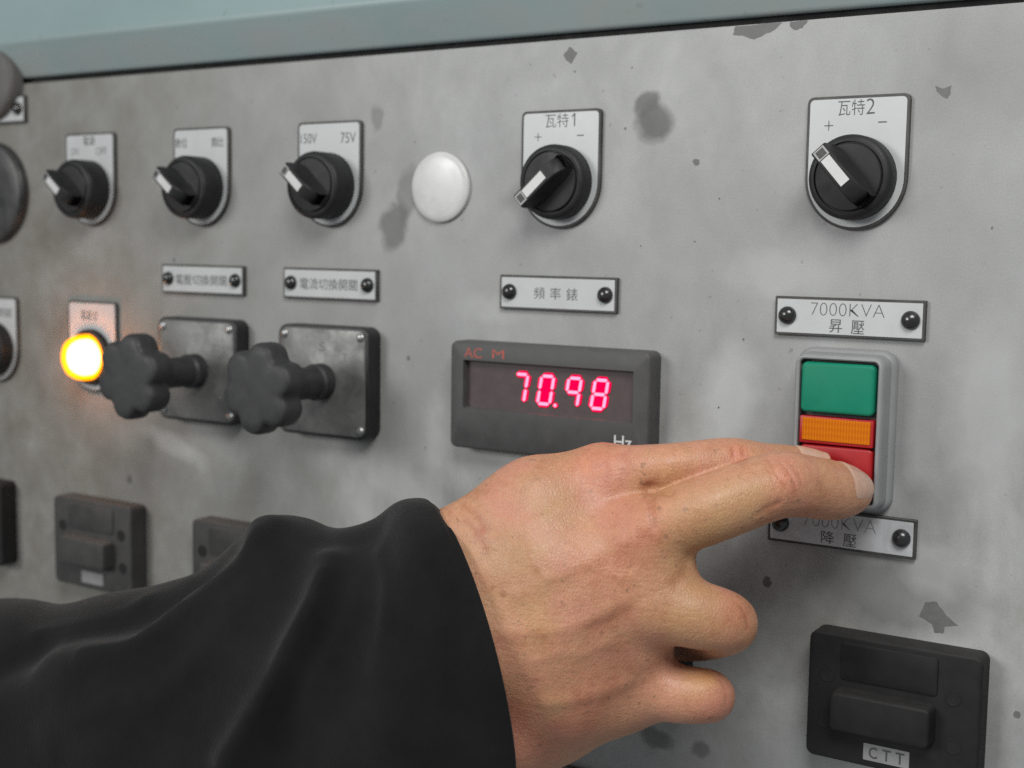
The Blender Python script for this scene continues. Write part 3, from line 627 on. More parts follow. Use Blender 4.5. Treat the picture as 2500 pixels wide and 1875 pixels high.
CHAINS = {'index': [(-38.1, -68.0, 4.4, 10.34), (-32.36, -66.98, 5.66, 9.76), (-26.54, -66.12, 6.97, 9.14), (-20.89, -64.95, 8.17, 8.6), (-15.7, -63.0, 9.1, 8.26), (-10.97, -59.81, 9.69, 8.26), (-6.57, -55.75, 10.04, 8.49), (-2.59, -51.56, 10.22, 8.75), (0.9, -48.0, 10.3, 8.81), (3.78, -45.35, 10.24, 8.58), (6.11, -43.19, 10.02, 8.18), (8.14, -41.18, 9.75, 7.75), (10.1, -39.0, 9.5, 7.41), (11.92, -36.55, 9.31, 7.23), (13.53, -34.0, 9.12, 7.13), (15.12, -31.45, 8.93, 7.02), (16.9, -29.0, 8.7, 6.84), (18.94, -26.68, 8.43, 6.54), (21.13, -24.44, 8.12, 6.18), (23.38, -22.23, 7.81, 5.79), (25.6, -20.0, 7.5, 5.41)], 'middle': [(-21.0, -76.0, -13.3, 10.98), (-15.28, -74.21, -10.84, 11.16), (-9.49, -72.56, -8.36, 11.36), (-3.84, -70.63, -5.93, 11.53), (1.5, -68.0, -3.6, 11.61), (6.65, -64.2, -1.22, 11.58), (11.65, -59.56, 1.19, 11.48), (16.18, -54.9, 3.28, 11.33), (19.9, -51.0, 4.7, 11.16), (22.53, -48.23, 5.22, 10.96), (24.32, -46.12, 5.07, 10.72), (25.72, -44.2, 4.59, 10.49), (27.2, -42.0, 4.1, 10.31), (28.84, -39.37, 3.61, 10.25), (30.42, -36.56, 2.96, 10.26), (31.91, -33.73, 2.29, 10.24), (33.3, -31.0, 1.7, 10.05), (34.56, -28.43, 1.24, 9.63), (35.69, -25.94, 0.85, 9.07), (36.79, -23.48, 0.48, 8.44), (37.9, -21.0, 0.1, 7.84)], 'ring': [(-15.1, -76.0, -37.3, 10.97), (-11.6, -75.12, -37.83, 11.11), (-8.06, -74.31, -38.34, 11.27), (-4.61, -73.35, -38.9, 11.38), (-1.4, -72.0, -39.6, 11.35), (2.07, -70.24, -40.38, 11.11), (5.69, -68.19, -41.21, 10.71), (8.42, -65.79, -42.27, 10.3), (9.2, -63.0, -43.7, 10.0), (7.21, -59.51, -45.76, 9.88), (3.19, -55.44, -48.3, 9.86), (-1.55, -51.4, -50.86, 9.86), (-5.7, -48.0, -53.0, 9.81), (-9.11, -45.23, -54.66, 9.71), (-12.42, -42.81, -56.07, 9.58), (-15.49, -40.99, -57.16, 9.43), (-18.2, -40.0, -57.9, 9.25), (-20.41, -40.16, -58.14, 9.03), (-22.22, -41.25, -57.94, 8.78), (-23.87, -42.72, -57.58, 8.51), (-25.6, -44.0, -57.3, 8.25)], 'pinky': [(-19.8, -68.0, -70.3, 10.06), (-16.54, -67.3, -70.76, 9.95), (-13.22, -66.62, -71.23, 9.85), (-10.01, -65.89, -71.67, 9.73), (-7.1, -65.0, -72.0, 9.58), (-4.11, -64.12, -72.0, 9.37), (-1.08, -63.25, -71.78, 9.11), (1.19, -62.0, -71.77, 8.85), (1.9, -60.0, -72.4, 8.61), (0.49, -56.77, -74.02, 8.4), (-2.51, -52.62, -76.33, 8.21), (-6.2, -48.42, -78.77, 8.04), (-9.7, -45.0, -80.8, 7.89), (-13.06, -42.43, -82.39, 7.78), (-16.67, -40.31, -83.79, 7.7), (-20.09, -38.79, -84.87, 7.62), (-22.9, -38.0, -85.5, 7.51), (-24.85, -38.23, -85.51, 7.36), (-26.22, -39.31, -85.01, 7.18), (-27.35, -40.74, -84.3, 7.0), (-28.6, -42.0, -83.7, 6.82)], 'thumb': [(-80.3, -84.0, -24.7, 11.59), (-78.21, -78.36, -24.05, 11.23), (-76.2, -72.62, -23.34, 10.86), (-74.02, -67.08, -22.74, 10.51), (-71.4, -62.0, -22.4, 10.21), (-68.21, -57.39, -22.38, 9.99), (-64.61, -53.12, -22.58, 9.84), (-60.78, -49.3, -22.95, 9.68), (-56.9, -46.0, -23.4, 9.47), (-52.97, -43.44, -23.97, 9.18), (-48.91, -41.5, -24.69, 8.85), (-44.79, -39.81, -25.46, 8.49), (-40.7, -38.0, -26.2, 8.15)]}
RIDGES = [([(-39.7, -105.4, -26.0), (-44.5, -106.6, -21.8), (-48.4, -106.2, -17.7), (-52.8, -106.3, -16.0)], 0.25, 1.6), ([(-21.8, -92.7, -48.7), (-28.2, -100.0, -51.9), (-33.9, -105.4, -50.8), (-42.3, -109.1, -54.5)], 0.3, 2.0), ([(-35.5, -97.9, -16.0), (-29.3, -96.2, -21.7), (-22.5, -92.5, -24.6), (-15.8, -88.9, -25.9)], 0.25, 1.8), ([(-52.9, -112.6, -45.6), (-42.3, -109.4, -43.8), (-32.9, -104.6, -42.6), (-27.2, -99.3, -40.2), (-22.7, -94.9, -37.4), (-17.8, -91.2, -34.3)], 0.6, 3.0), ([(-28.5, -77.7, 4.4), (-40.5, -89.7, -3.1), (-51.9, -103.5, -10.9), (-60.6, -107.1, -16.1)], 0.35, 3.0), ([(-16.9, -87.5, -12.3), (-28.3, -94.9, -20.2), (-38.5, -104.6, -26.0), (-49.5, -109.7, -32.0)], 0.4, 2.8), ([(-18.7, -84.6, -64.6), (-27.9, -96.8, -67.7), (-39.3, -104.6, -70.1)], 0.6, 3.0), ([(-15.1, -81.5, -1.4), (-12.1, -84.7, -6.0), (-9.0, -84.7, -11.8)], 0.5, 1.8)]
CREASES = [([(16.3, -69.0, -35.4), (18.3, -68.8, -39.1), (18.8, -69.0, -42.8)], 0.25, 0.7), ([(7.4, -63.3, -64.7), (9.8, -63.8, -68.2), (10.3, -64.7, -71.8)], 0.25, 0.7), ([(-77.5, -101.7, -5.5), (-70.4, -103.8, -7.5), (-65.4, -105.5, -11.4)], 0.1, 1.2), ([(-33.6, -76.8, 10.9), (-31.1, -77.9, 7.3), (-31.3, -79.1, 3.5)], 0.2, 1.0), ([(-28.6, -72.8, 14.1), (-26.2, -74.8, 11.4), (-26.0, -76.1, 7.6)], 0.3, 1.4), ([(19.9, -60.1, 13.3), (22.9, -62.3, 9.7), (25.0, -62.3, 6.4)], 0.2, 0.5), ([(25.9, -54.9, 14.4), (29.8, -55.5, 10.6), (31.3, -55.7, 6.9)], 0.2, 0.5), ([(-18.1, -72.2, 3.1), (-13.3, -74.9, 2.6), (-7.8, -77.5, 3.3)], 1.3, 2.0), ([(19.8, -57.7, 14.7), (23.4, -60.8, 11.0), (26.1, -60.7, 7.9), (27.3, -60.0, 6.3)], 0.35, 0.55), ([(22.6, -55.9, 15.0), (27.0, -57.6, 11.4), (29.5, -57.8, 6.6), (30.0, -57.3, 3.5)], 0.35, 0.6), ([(20.6, -66.6, -2.7), (23.4, -63.9, -0.4), (25.7, -61.6, 1.0)], 0.4, 1.2), ([(4.7, -53.3, 17.1), (5.9, -54.7, 14.7), (9.1, -59.9, 13.0)], 0.4, 0.6), ([(7.2, -50.5, 17.3), (8.3, -52.0, 15.0), (11.5, -58.1, 13.9)], 0.3, 0.6), ([(-13.7, -77.4, 1.6), (-12.6, -81.6, -1.1), (-11.2, -83.9, -4.4), (-9.5, -84.7, -7.9)], 0.8, 1.3), ([(-14.1, -86.4, -10.6), (-11.1, -85.5, -11.5), (-7.5, -84.2, -10.9)], 0.25, 2.0), ([(-68.4, -106.5, -14.0), (-65.1, -107.3, -16.6), (-62.9, -108.4, -20.1)], 0.12, 1.0), ([(-73.5, -105.4, -10.1), (-68.8, -106.0, -12.6)], 0.12, 1.0), ([(-25.9, -98.2, -43.0), (-21.5, -93.7, -40.6), (-16.4, -90.5, -36.9)], 0.35, 2.6), ([(-0.7, -75.1, -18.7), (-1.4, -77.0, -23.1), (-2.6, -81.3, -27.8)], 0.5, 2.5)]
BUMPS = [((27.1, -59.7, 7.8), 6.5, 0.9), ((8.3, -52.0, 15.0), 5, 0.5), ((-13.1, -86.3, -16.7), 9, 1.0), ((-33.9, -77.8, 9.4), 9, 0.8), ((-8.7, -87.1, -40.8), 8, 0.5)]
SPOTS = [((-37.4, -77.9, 10.7), 14, (1.1, 0.88, 0.9)), ((-8.9, -83.7, -4.2), 10, (1.02, 0.95, 0.95)), ((7.0, -53.0, 15.4), 5, (1.08, 0.84, 0.86)), ((27.0, -59.5, 8.6), 6, (1.08, 0.86, 0.86)), ((-14.6, -86.9, -14.4), 12, (0.98, 0.9, 0.9)), ((-24.6, -93.2, -65.7), 16, (0.96, 0.84, 0.86)), ((-48.6, -103.9, -80.3), 18, (0.98, 0.8, 0.84)), ((8.1, -68.2, -73.7), 8, (0.96, 0.8, 0.82)), ((-24.7, -91.9, -18.8), 14, (1.05, 0.92, 0.93)), ((5.9, -77.4, -10.4), 8, (0.88, 0.9, 0.74)), ((1.6, -81.1, -31.9), 16, (0.86, 0.88, 0.78)), ((4.3, -66.1, -63.7), 7, (0.98, 1.0, 0.72)), ((36.1, -48.8, 3.3), 7, (0.9, 0.88, 0.8)), ((32.9, -50.6, -1.5), 6, (0.88, 0.76, 0.8)), ((-42.3, -109.4, -44.2), 10, (1.0, 1.03, 0.9)), ((-54.4, -110.6, -32.6), 1.2, (0.6, 0.4, 0.36)), ((-43.3, -106.7, -23.5), 1.3, (0.72, 0.6, 0.5)), ((-66.4, -106.1, -12.9), 1.6, (0.85, 0.6, 0.6)), ((-58.5, -111.1, -30.8), 0.8, (0.6, 0.45, 0.4)), ((19.7, -65.1, -5.7), 0.5, (0.35, 0.25, 0.2)), ((-60.4, -111.4, -30.2), 6, (0.86, 0.76, 0.68)), ((-10.9, -69.7, 12.2), 8, (1.0, 0.95, 0.8)), ((-36.3, -97.0, -82.2), 14, (0.95, 0.85, 0.85)), ((16.0, -70.5, -35.9), 9, (0.98, 0.84, 0.82)), ((-46.9, -105.7, -17.6), 1.0, (0.8, 0.66, 0.6)), ((-40.1, -102.1, -17.4), 0.7, (0.8, 0.66, 0.6)), ((-32.0, -103.1, -37.7), 0.7, (0.8, 0.66, 0.6))]
DORSAL = {'middle': (0.77, 0.645, 0.363), 'index': (0.419, 0.15, 1.022)}

def hand_mesh(vox=0.8):
    allp = [p for ab in PALM for p in ab] + [p for c_ in CHAINS.values() for p in c_]
    lo = np.min([[p[i] - p[3] for i in range(3)] for p in allp], 0) - 5; hi = np.max([[p[i] + p[3] for i in range(3)] for p in allp], 0) + 5
    lo[0] = max(lo[0], -215)
    cs = 5 * vox
    nb = np.ceil((hi - lo) / cs).astype(int)
    g = np.stack(np.meshgrid(*[np.arange(n) for n in nb], indexing='ij'), -1).reshape(-1, 3)
    d = np.abs(hand_sdf(lo + (g + .5) * cs))
    act = g[d < cs * 1.05]
    k = np.stack(np.meshgrid(*[np.arange(6)] * 3, indexing='ij'), -1).reshape(-1, 3)
    cell = k[(k < 5).all(1)]
    dims = nb * 5 + 1
    fld = np.full(dims, 9.0, np.float32)
    idx = (act[:, None, :] * 5 + k[None]).reshape(-1, 3)
    lin = np.unique((idx[:, 0] * dims[1] + idx[:, 1]) * dims[2] + idx[:, 2])
    pts = np.stack([lin // (dims[1] * dims[2]), (lin // dims[2]) % dims[1], lin % dims[2]], 1)
    val = np.concatenate([hand_sdf(lo + q * vox) for q in np.array_split(pts, 24)])
    fld.ravel()[lin] = val
    known = np.zeros(dims, bool); known.ravel()[lin] = True
    # surface nets
    cidx = (act[:, None, :] * 5 + cell[None]).reshape(-1, 3)
    corners = np.array([(0,0,0),(1,0,0),(0,1,0),(1,1,0),(0,0,1),(1,0,1),(0,1,1),(1,1,1)])
    cv = np.stack([fld[tuple((cidx + c_).T)] for c_ in corners], 1)
    m = (cv.min(1) < 0) & (cv.max(1) >= 0); cidx = cidx[m]; cv = cv[m]
    acc = np.zeros((len(cidx), 3)); cnt = np.zeros(len(cidx))
    for a in range(8):
        for b_ in range(a + 1, 8):
            if np.abs(corners[a] - corners[b_]).sum() != 1: continue
            s_ = (cv[:, a] < 0) != (cv[:, b_] < 0)
            t = np.where(s_, cv[:, a] / np.where(s_, cv[:, a] - cv[:, b_], 1), 0)
            p = corners[a] + t[:, None] * (corners[b_] - corners[a]); acc[s_] += p[s_]; cnt[s_] += 1
    V = lo + (cidx + acc / cnt[:, None]) * vox
    vid = np.full(dims, -1, np.int64); vid[tuple(cidx.T)] = np.arange(len(cidx))
    Q = []
    for ax in range(3):
        e = np.zeros(3, int); e[ax] = 1; u = np.zeros(3, int); u[(ax + 1) % 3] = 1; v = np.zeros(3, int); v[(ax + 2) % 3] = 1
        f0 = fld[tuple(cidx.T)]; nx = cidx + e; f1 = fld[tuple(nx.T)]
        ok = ((f0 < 0) != (f1 < 0)) & (cidx - u >= 0).all(1) & (cidx - v >= 0).all(1)
        c0 = cidx[ok]; q = np.stack([vid[tuple(c0.T)], vid[tuple((c0 - u).T)], vid[tuple((c0 - u - v).T)], vid[tuple((c0 - v).T)]], 1)
        good = (q >= 0).all(1); q = q[good]; flip = (f0[ok][good] >= 0); q[flip] = q[flip][:, ::-1]; Q.append(q)
    Q = np.concatenate(Q)
    # relax a little, then raise tendons and veins and cut the skin creases
    n = len(V)
    E = np.concatenate([Q[:, [0, 1]], Q[:, [1, 2]], Q[:, [2, 3]], Q[:, [3, 0]]])
    for it in range(3):
        s_ = np.zeros((n, 3)); c_ = np.zeros(n)
        for a, b_ in ((0, 1), (1, 0)):
            for k_ in range(3): s_[:, k_] += np.bincount(E[:, a], V[E[:, b_], k_], n)
            c_ += np.bincount(E[:, a], minlength=n)
        V = V + 0.5 * (s_ / np.maximum(c_, 1)[:, None] - V)
    def normals():
        a = V[Q[:, 1]] - V[Q[:, 0]]; b_ = V[Q[:, 2]] - V[Q[:, 0]]; fn = np.cross(a, b_); nn = np.zeros((n, 3))
        for c2 in range(4):
            for k_ in range(3): nn[:, k_] += np.bincount(Q[:, c2], fn[:, k_], n)
        return nn / (np.linalg.norm(nn, axis=1)[:, None] + 1e-12)
    nn = normals()
    e = .4; g0 = np.stack([hand_sdf(V[:200] + np.eye(3)[k_] * e) - hand_sdf(V[:200] - np.eye(3)[k_] * e) for k_ in range(3)], 1)
    if (g0 * nn[:200]).sum() < 0: Q = Q[:, ::-1]; nn = -nn
    disp = np.zeros(n)
    for pts_, amp, sg in RIDGES: disp += amp * np.exp(-(polydist(V, pts_) / sg) ** 2)
    for p_, sg, amp in BUMPS: disp += amp * np.exp(-((V - np.array(p_)) ** 2).sum(1) / sg ** 2)
    for pts_, amp, sg in CREASES: disp -= amp * np.exp(-(polydist(V, pts_) / sg) ** 2)
    V = V + nn * disp[:, None]
    colr = np.tile(np.array((0.485, 0.25, 0.148)), (n, 1))
    for p_, sg, mul in SPOTS:
        w_ = np.exp(-((V - np.array(p_)) ** 2).sum(1) / sg ** 2)[:, None]; colr = colr * (1 + w_ * (np.array(mul) - 1))
    for pts_, amp, sg in CREASES:
        w_ = np.exp(-(polydist(V, pts_) / (sg * 1.3)) ** 2)[:, None]; colr = colr * (1 + w_ * (np.array((.86, .74, .72)) - 1))
    return V, Q, colr
V, Q, colr = hand_mesh(0.8)
me = bpy.data.meshes.new('person'); me.from_pydata((V * S).tolist(), [], Q.tolist())
at = me.color_attributes.new('pigment', 'FLOAT_COLOR', 'POINT')
at.data.foreach_set('color', np.concatenate([colr, np.ones((len(V), 1))], 1).astype(np.float32).ravel())
me.polygons.foreach_set('use_smooth', [True] * len(me.polygons)); me.materials.append(M['skin'])
person = bpy.data.objects.new('person', me); col.objects.link(person)
tag(person, 'right hand of a person in a black jacket pressing the red button', 'person')

def nail(chain, dorsal, t0, t1, half):
    """nail plate laid on the back of the last joint of a finger"""
    a, b_ = np.array(chain[-5][:3]), np.array(chain[-1][:3]); ax = b_ - a; Ln = np.linalg.norm(ax); ax /= Ln
    d = np.array(dorsal); d = d - ax * (d @ ax); d /= np.linalg.norm(d); sd = np.cross(ax, d)
    nu, nv = 22, 17; P = []; 
    for i in range(nu):
        u = i / (nu - 1)
        for j in range(nv):
            v = j / (nv - 1) * 2 - 1
            ww = half * (1 - 0.30 * max(0, (0.18 - u) / .18) ** 2 - .32 * max(0, (u - .72) / .28) ** 2.4)
            th = v * ww; org = a + ax * (t0 + (t1 - t0) * u); dr = d * math.cos(th) + sd * math.sin(th)
            P.append((org, dr))
    O = np.array([p[0] for p in P]); D = np.array([p[1] for p in P]); t = np.full(len(O), 2.0)
    for _ in range(40): t += np.maximum(-hand_sdf(O + D * t[:, None]), -1) * .8 * 1.0 if False else -hand_sdf(O + D * t[:, None]) * .8
    U = np.repeat(np.linspace(0, 1, nu), nv); Vv = np.tile(np.linspace(-1, 1, nv), nu)
    off = .42 * np.sqrt(np.clip(1 - np.abs(Vv) ** 3, 0, 1)) * np.clip(U / .12, 0, 1) ** .5 + np.clip((U - .8) / .2, 0, 1) * .35
    top = O + D * (t + off)[:, None]; bot = O + D * (t - .8)[:, None]
    vs = [tuple(p) for p in top] + [tuple(p) for p in bot]; fs = []; n_ = nu * nv
    for i in range(nu - 1):
        for j in range(nv - 1):
            k_ = i * nv + j; fs.append((k_, k_ + 1, k_ + nv + 1, k_ + nv)); fs.append((n_ + k_, n_ + k_ + nv, n_ + k_ + nv + 1, n_ + k_ + 1))
    for i in range(nu - 1):
        for j in (0, nv - 1): k_ = i * nv + j; fs.append((k_, k_ + nv, n_ + k_ + nv, n_ + k_))
    for j in range(nv - 1):
        for i in (0, nu - 1): k_ = i * nv + j; fs.append((k_, k_ + 1, n_ + k_ + 1, n_ + k_))
    return obj('fingernail', vs, fs, M['nail'], person, sharp=60)
nail(CHAINS['middle'], DORSAL['middle'], 1.5, 15.5, 0.95)
nail(CHAINS['index'], DORSAL['index'], 2.0, 14.5, 0.9)

# ------------------------------------------------------------------ the sleeve
SECT = [((-100.8, -92.0, -8.7), (-65.8, -92.0, -121.9), 44, 40, (0.832, -0.652, 0.109)), ((-105.4, -93.0, -7.8), (-69.4, -94.0, -123.6), 45, 42, (0.782, -0.684, 0.108)), ((-112.9, -95.0, -9.6), (-75.3, -96.0, -125.9), 46, 43, (0.714, -0.726, 0.107)), ((-122.3, -98.0, -16.9), (-82.1, -98.0, -130.1), 47, 44, (0.646, -0.769, 0.105)), ((-136.2, -101.0, -21.4), (-96.9, -101.0, -136.0), 48, 45, (0.587, -0.806, 0.104)), ((-150.7, -104.0, -19.2), (-112.0, -104.0, -142.0), 49, 45, (0.528, -0.843, 0.103)), ((-164.9, -107.0, -19.6), (-127.6, -107.0, -148.3), 50, 46, (0.528, -0.843, 0.103)), ((-175.1, -110.0, -26.6), (-143.6, -110.0, -154.7), 52, 46, (0.528, -0.843, 0.103)), ((-193.6, -114.0, -42.5), (-163.6, -114.0, -161.9), 52, 46, (0.528, -0.843, 0.103)), ((-212.6, -118.0, -51.2), (-191.2, -118.0, -171.4), 54, 48, (0.528, -0.843, 0.103)), ((-243.6, -123.0, -59.5), (-224.1, -123.0, -182.1), 56, 48, (0.528, -0.843, 0.103)), ((-267.6, -127.0, -67.1), (-252.5, -127.0, -192.1), 56, 50, (0.528, -0.843, 0.103)), ((-291.3, -131.0, -67.7), (-279.7, -131.0, -200.0), 58, 50, (0.528, -0.843, 0.103)), ((-332.9, -138.0, -75.3), (-324.7, -138.0, -213.8), 60, 52, (0.528, -0.843, 0.103)), ((-377.9, -145.0, -84.7), (-373.7, -145.0, -229.1), 60, 52, (0.528, -0.843, 0.103))]
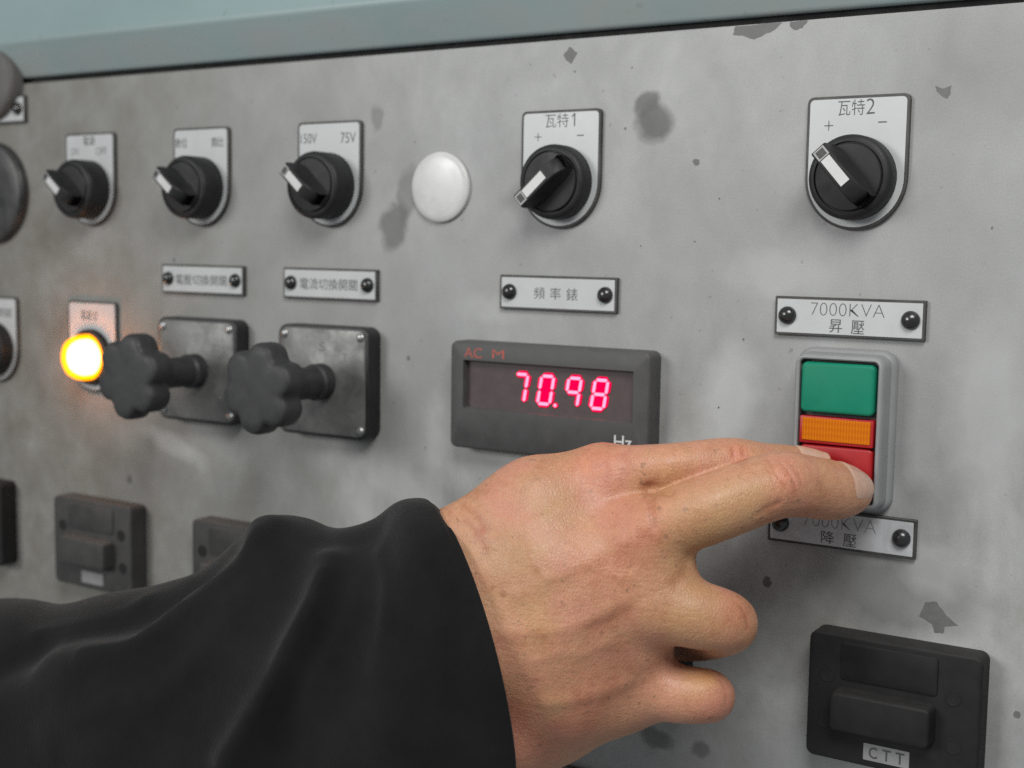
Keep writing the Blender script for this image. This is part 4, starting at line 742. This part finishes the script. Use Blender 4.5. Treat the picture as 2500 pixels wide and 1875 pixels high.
FOLDS = [([(-117.3, -130.2, -32.0), (-117.1, -131.9, -33.9), (-116.8, -133.6, -35.8), (-116.5, -135.3, -37.7), (-116.5, -136.9, -39.7), (-116.7, -138.5, -42.1), (-117.2, -140.0, -44.5), (-118.0, -141.5, -47.2), (-118.8, -142.9, -50.0), (-119.8, -144.3, -53.1), (-120.9, -145.7, -56.5), (-122.1, -147.0, -60.3), (-123.4, -148.3, -64.4), (-124.9, -149.4, -68.2), (-126.3, -150.5, -71.8), (-127.8, -151.5, -74.9), (-129.3, -152.4, -77.9), (-130.9, -153.2, -80.7), (-132.5, -153.9, -83.5), (-134.2, -154.4, -86.3), (-135.9, -154.8, -89.1), (-137.7, -155.2, -91.9), (-139.4, -155.5, -94.6), (-141.2, -155.8, -97.4)], 2.6, 3.0), ([(-150.8, -125.0, -22.4), (-151.2, -126.5, -23.7), (-151.5, -127.9, -24.8), (-151.9, -129.4, -26.1), (-152.7, -130.8, -27.6), (-154.0, -132.1, -29.6), (-156.0, -133.4, -32.0), (-158.4, -134.5, -34.8), (-161.1, -135.7, -37.7), (-163.8, -136.9, -40.5), (-166.4, -138.0, -43.3), (-169.2, -139.0, -46.1), (-172.0, -140.1, -48.8), (-175.0, -141.3, -51.6), (-178.0, -142.7, -54.4), (-181.0, -144.5, -57.2), (-184.1, -146.5, -60.2), (-187.4, -148.5, -63.0), (-190.9, -150.3, -65.5), (-194.8, -151.7, -67.4), (-199.0, -152.7, -68.8), (-203.5, -153.5, -69.9), (-208.1, -154.2, -70.9), (-212.6, -155.0, -72.0)], 2.2, 3.4), ([(-113.2, -128.9, -31.9), (-112.6, -130.7, -34.2), (-111.9, -132.5, -36.4), (-111.2, -134.3, -38.7), (-110.7, -136.0, -41.1), (-110.7, -137.7, -43.7), (-111.1, -139.4, -46.6), (-112.0, -141.1, -49.8), (-113.0, -142.7, -53.2), (-114.2, -144.2, -56.6), (-115.3, -145.5, -59.9), (-116.4, -146.5, -63.2), (-117.5, -147.3, -66.6), (-118.7, -148.0, -70.0), (-119.8, -148.7, -73.3), (-121.0, -149.4, -76.7)], -1.6, 4.0), ([(-103.2, -119.2, -22.0), (-101.2, -120.7, -23.7), (-99.1, -122.2, -25.3), (-97.1, -123.7, -26.9), (-95.2, -125.2, -28.7), (-93.6, -126.6, -30.8), (-92.2, -128.0, -33.3), (-91.0, -129.4, -36.0), (-90.0, -130.7, -38.9), (-89.2, -132.0, -41.8), (-88.6, -133.2, -44.7), (-88.3, -134.2, -47.5), (-88.3, -135.2, -50.3), (-88.5, -136.0, -53.1), (-88.8, -136.8, -55.9), (-88.9, -137.7, -58.7)], 1.2, 3.5), ([(-89.9, -113.2, -13.7), (-87.1, -115.0, -16.4), (-84.2, -116.9, -19.0), (-81.3, -118.7, -21.7), (-78.6, -120.4, -24.5), (-76.3, -122.0, -27.5), (-74.4, -123.4, -30.7), (-72.7, -124.6, -34.1), (-71.3, -125.8, -37.6), (-70.1, -126.8, -41.3), (-69.0, -127.7, -45.1), (-68.1, -128.5, -49.1), (-67.4, -129.1, -53.4), (-66.8, -129.6, -57.7), (-66.2, -130.1, -62.1), (-65.6, -130.6, -66.4)], 1.0, 4.0), ([(-207.4, -131.2, -53.2), (-208.1, -132.5, -53.9), (-208.5, -133.7, -54.6), (-209.0, -135.0, -55.3), (-210.0, -136.3, -56.1), (-211.8, -137.5, -57.1), (-214.5, -138.8, -58.2), (-217.8, -140.1, -59.5), (-221.7, -141.3, -60.8), (-225.9, -142.5, -62.2), (-230.2, -143.6, -63.7), (-234.8, -144.5, -65.2), (-239.7, -145.4, -66.9), (-244.8, -146.2, -68.5), (-249.9, -146.9, -70.2), (-255.0, -147.7, -71.9)], 1.4, 3.5), ([(-160.4, -150.4, -62.5), (-163.1, -151.8, -65.7), (-165.8, -153.2, -68.9), (-168.5, -154.7, -72.2), (-171.4, -156.1, -75.2), (-174.6, -157.4, -78.0), (-178.2, -158.7, -80.4), (-182.0, -159.9, -82.5), (-186.0, -161.1, -84.4), (-190.3, -162.3, -86.3), (-194.7, -163.5, -88.4), (-199.4, -164.7, -90.7), (-204.3, -165.8, -93.0), (-209.5, -167.0, -95.4), (-214.6, -168.1, -97.8), (-219.7, -169.3, -100.2)], 1.5, 5.0), ([(-120.8, -124.5, -26.9), (-120.0, -126.3, -28.4), (-119.2, -128.0, -29.9), (-118.5, -129.8, -31.4), (-117.8, -131.5, -33.1), (-117.4, -133.3, -35.0), (-117.1, -135.0, -37.1), (-116.9, -136.7, -39.3), (-116.8, -138.3, -41.6), (-117.0, -139.7, -43.8), (-117.3, -140.9, -45.8), (-117.9, -142.0, -47.7), (-118.5, -143.0, -49.8), (-119.5, -144.0, -52.2), (-120.6, -145.3, -55.4), (-122.2, -146.7, -59.4), (-123.9, -148.2, -63.8), (-125.7, -149.7, -68.2), (-127.3, -150.9, -72.0), (-128.7, -151.8, -75.2), (-129.9, -152.6, -78.0), (-131.1, -153.3, -80.6), (-132.5, -153.8, -83.2), (-134.0, -154.4, -86.0), (-135.7, -154.8, -88.9), (-137.5, -155.1, -91.7), (-139.4, -155.5, -94.6), (-141.2, -155.8, -97.4)], 4.2, 6.5), ([(-155.8, -121.1, -20.9), (-155.5, -123.0, -22.2), (-155.0, -124.9, -23.3), (-154.7, -126.8, -24.5), (-154.8, -128.6, -26.2), (-155.8, -130.4, -28.4), (-157.4, -132.2, -31.3), (-159.4, -133.9, -34.6), (-161.8, -135.6, -37.9), (-164.3, -137.1, -41.1), (-166.9, -138.4, -44.0), (-169.7, -139.4, -46.8), (-172.7, -140.5, -49.6), (-175.8, -141.7, -52.4), (-179.0, -143.2, -55.2), (-182.1, -145.2, -58.2), (-185.3, -147.2, -61.2), (-188.7, -149.2, -64.0), (-192.4, -150.9, -66.3), (-196.6, -152.2, -68.1), (-201.1, -153.2, -69.4), (-205.8, -154.0, -70.5), (-210.4, -154.7, -71.5), (-214.8, -155.3, -72.5), (-219.0, -155.6, -73.4), (-223.3, -155.8, -74.2), (-227.5, -156.0, -75.0), (-231.7, -156.2, -75.8)], 4.6, 9), ([(-136.5, -126.5, -24.4), (-135.6, -129.1, -26.9), (-134.6, -131.7, -29.3), (-133.7, -134.3, -31.8), (-133.2, -136.9, -34.5), (-133.4, -139.3, -37.8), (-134.3, -141.7, -41.5), (-135.6, -144.1, -45.6), (-137.4, -146.3, -49.9), (-139.6, -148.3, -54.1), (-142.1, -150.0, -58.2), (-145.3, -151.4, -62.2), (-148.9, -152.5, -66.1), (-152.6, -153.6, -70.2), (-156.3, -154.8, -74.5), (-159.9, -156.4, -79.1), (-163.5, -158.0, -84.0), (-167.1, -159.7, -89.2), (-170.8, -161.5, -94.3), (-174.4, -163.2, -99.4)], -3.5, 13), ([(-112.6, -115.1, -20.2), (-110.0, -117.7, -22.3), (-107.2, -120.2, -24.3), (-104.5, -122.8, -26.4), (-102.3, -125.3, -28.9), (-100.9, -127.8, -32.1), (-100.4, -130.4, -35.9), (-100.4, -133.1, -40.3), (-100.8, -135.6, -44.9), (-101.4, -137.9, -49.6), (-102.0, -139.8, -54.0), (-102.7, -141.5, -58.5), (-103.6, -142.9, -62.9), (-104.7, -144.1, -67.4), (-106.1, -145.1, -71.7), (-107.9, -146.1, -75.8), (-110.1, -146.7, -79.7), (-112.6, -147.3, -83.5), (-115.1, -147.8, -87.3), (-117.5, -148.3, -91.2)], -3.5, 12), ([(-159.2, -133.6, -33.6), (-164.3, -133.4, -36.4), (-169.4, -133.0, -39.3), (-174.5, -132.8, -42.1), (-179.3, -132.9, -44.9), (-183.7, -133.9, -47.7), (-187.3, -135.7, -50.6), (-190.7, -138.1, -53.4), (-194.1, -140.5, -56.0), (-198.0, -142.6, -58.4), (-202.7, -143.9, -60.2), (-207.8, -144.8, -61.5), (-213.2, -145.6, -62.6), (-218.7, -146.5, -63.9), (-224.2, -147.8, -65.9), (-230.1, -149.6, -68.6), (-236.2, -151.8, -71.8), (-242.0, -154.0, -75.0), (-246.8, -156.0, -77.8), (-250.3, -157.7, -79.8), (-252.4, -159.1, -81.1), (-253.7, -160.5, -82.1), (-254.8, -161.8, -83.0), (-256.2, -163.1, -84.0)], -4, 9), ([(-91.7, -109.2, -10.6), (-89.6, -112.0, -13.7), (-87.5, -114.8, -16.6), (-85.4, -117.7, -19.5), (-83.5, -120.4, -22.9), (-81.8, -122.9, -26.8), (-80.3, -125.3, -31.5), (-79.0, -127.6, -36.8), (-77.9, -129.8, -42.5), (-77.2, -131.7, -48.2), (-76.9, -133.3, -53.8), (-77.2, -134.5, -59.2), (-78.0, -135.3, -64.6), (-79.1, -136.0, -70.1), (-80.3, -136.5, -75.5), (-81.4, -137.2, -80.9)], 2.5, 14), ([(-249.4, -167.6, -91.8), (-243.3, -167.1, -91.1), (-237.0, -166.6, -90.3), (-230.8, -166.0, -89.5), (-224.8, -165.6, -88.9), (-219.1, -165.2, -88.5), (-214.0, -164.9, -88.4), (-209.5, -164.7, -88.8), (-205.4, -164.6, -89.4), (-201.5, -164.5, -90.1), (-197.6, -164.5, -90.8), (-193.6, -164.4, -91.5)], 4, 14)]
def sleeve():
    V, nu, nv = sleeve_verts(SECT, 110, 112)
    G = V.reshape(nu, nv, 3)
    du = np.gradient(G, axis=0); dv = (np.roll(G, -1, 1) - np.roll(G, 1, 1)); nn = np.cross(du, dv).reshape(-1, 3); nn /= np.linalg.norm(nn, axis=1)[:, None] + 1e-9
    cen = G.mean(1, keepdims=True); out = (G - cen).reshape(-1, 3)
    nn *= np.sign((nn * out).sum(1))[:, None]
    disp = np.zeros(len(V))
    for pts_, amp, sg in FOLDS: disp += amp * np.exp(-(polydist(V, pts_) / sg) ** 2)
    rs = np.random.RandomState(4)
    for k_ in range(60):
        p = V[rs.randint(len(V))]; q = p + np.array([rs.uniform(-40, 40), rs.uniform(-12, 12), rs.uniform(-45, 45)])
        disp += rs.uniform(-.9, .9) * np.exp(-(polydist(V, [p, q]) / rs.uniform(3.0, 7)) ** 2)
    fade = np.clip(np.repeat(np.arange(nu), nv) / 5.0, 0.25, 1)
    V = V + nn * (disp * fade)[:, None]
    # hem turned inwards at the cuff
    G = V.reshape(nu, nv, 3); first = G[0]; c0 = first.mean(0); axis = G[4].mean(0) - c0; axis /= np.linalg.norm(axis)
    inner = []
    for k_, (s_, dpt) in enumerate(((0.985, -0.7), (0.965, -0.6), (0.95, 1.0), (0.93, 6), (0.84, 14), (0.74, 20))):
        inner.append(c0 + (first - c0) * s_ + axis * dpt)
    A = np.concatenate([np.array(inner[::-1]).reshape(-1, 3), V]); r = nu + len(inner); fs = []
    for i in range(r - 1):
        for j in range(nv):
            j2 = (j + 1) % nv; fs.append((i * nv + j, i * nv + j2, (i + 1) * nv + j2, (i + 1) * nv + j))
    fs.append(tuple((r - 1) * nv + j for j in range(nv)))
    return obj('jacket_sleeve', [tuple(p) for p in A], fs, M['cloth'], person, sharp=80)
sleeve()
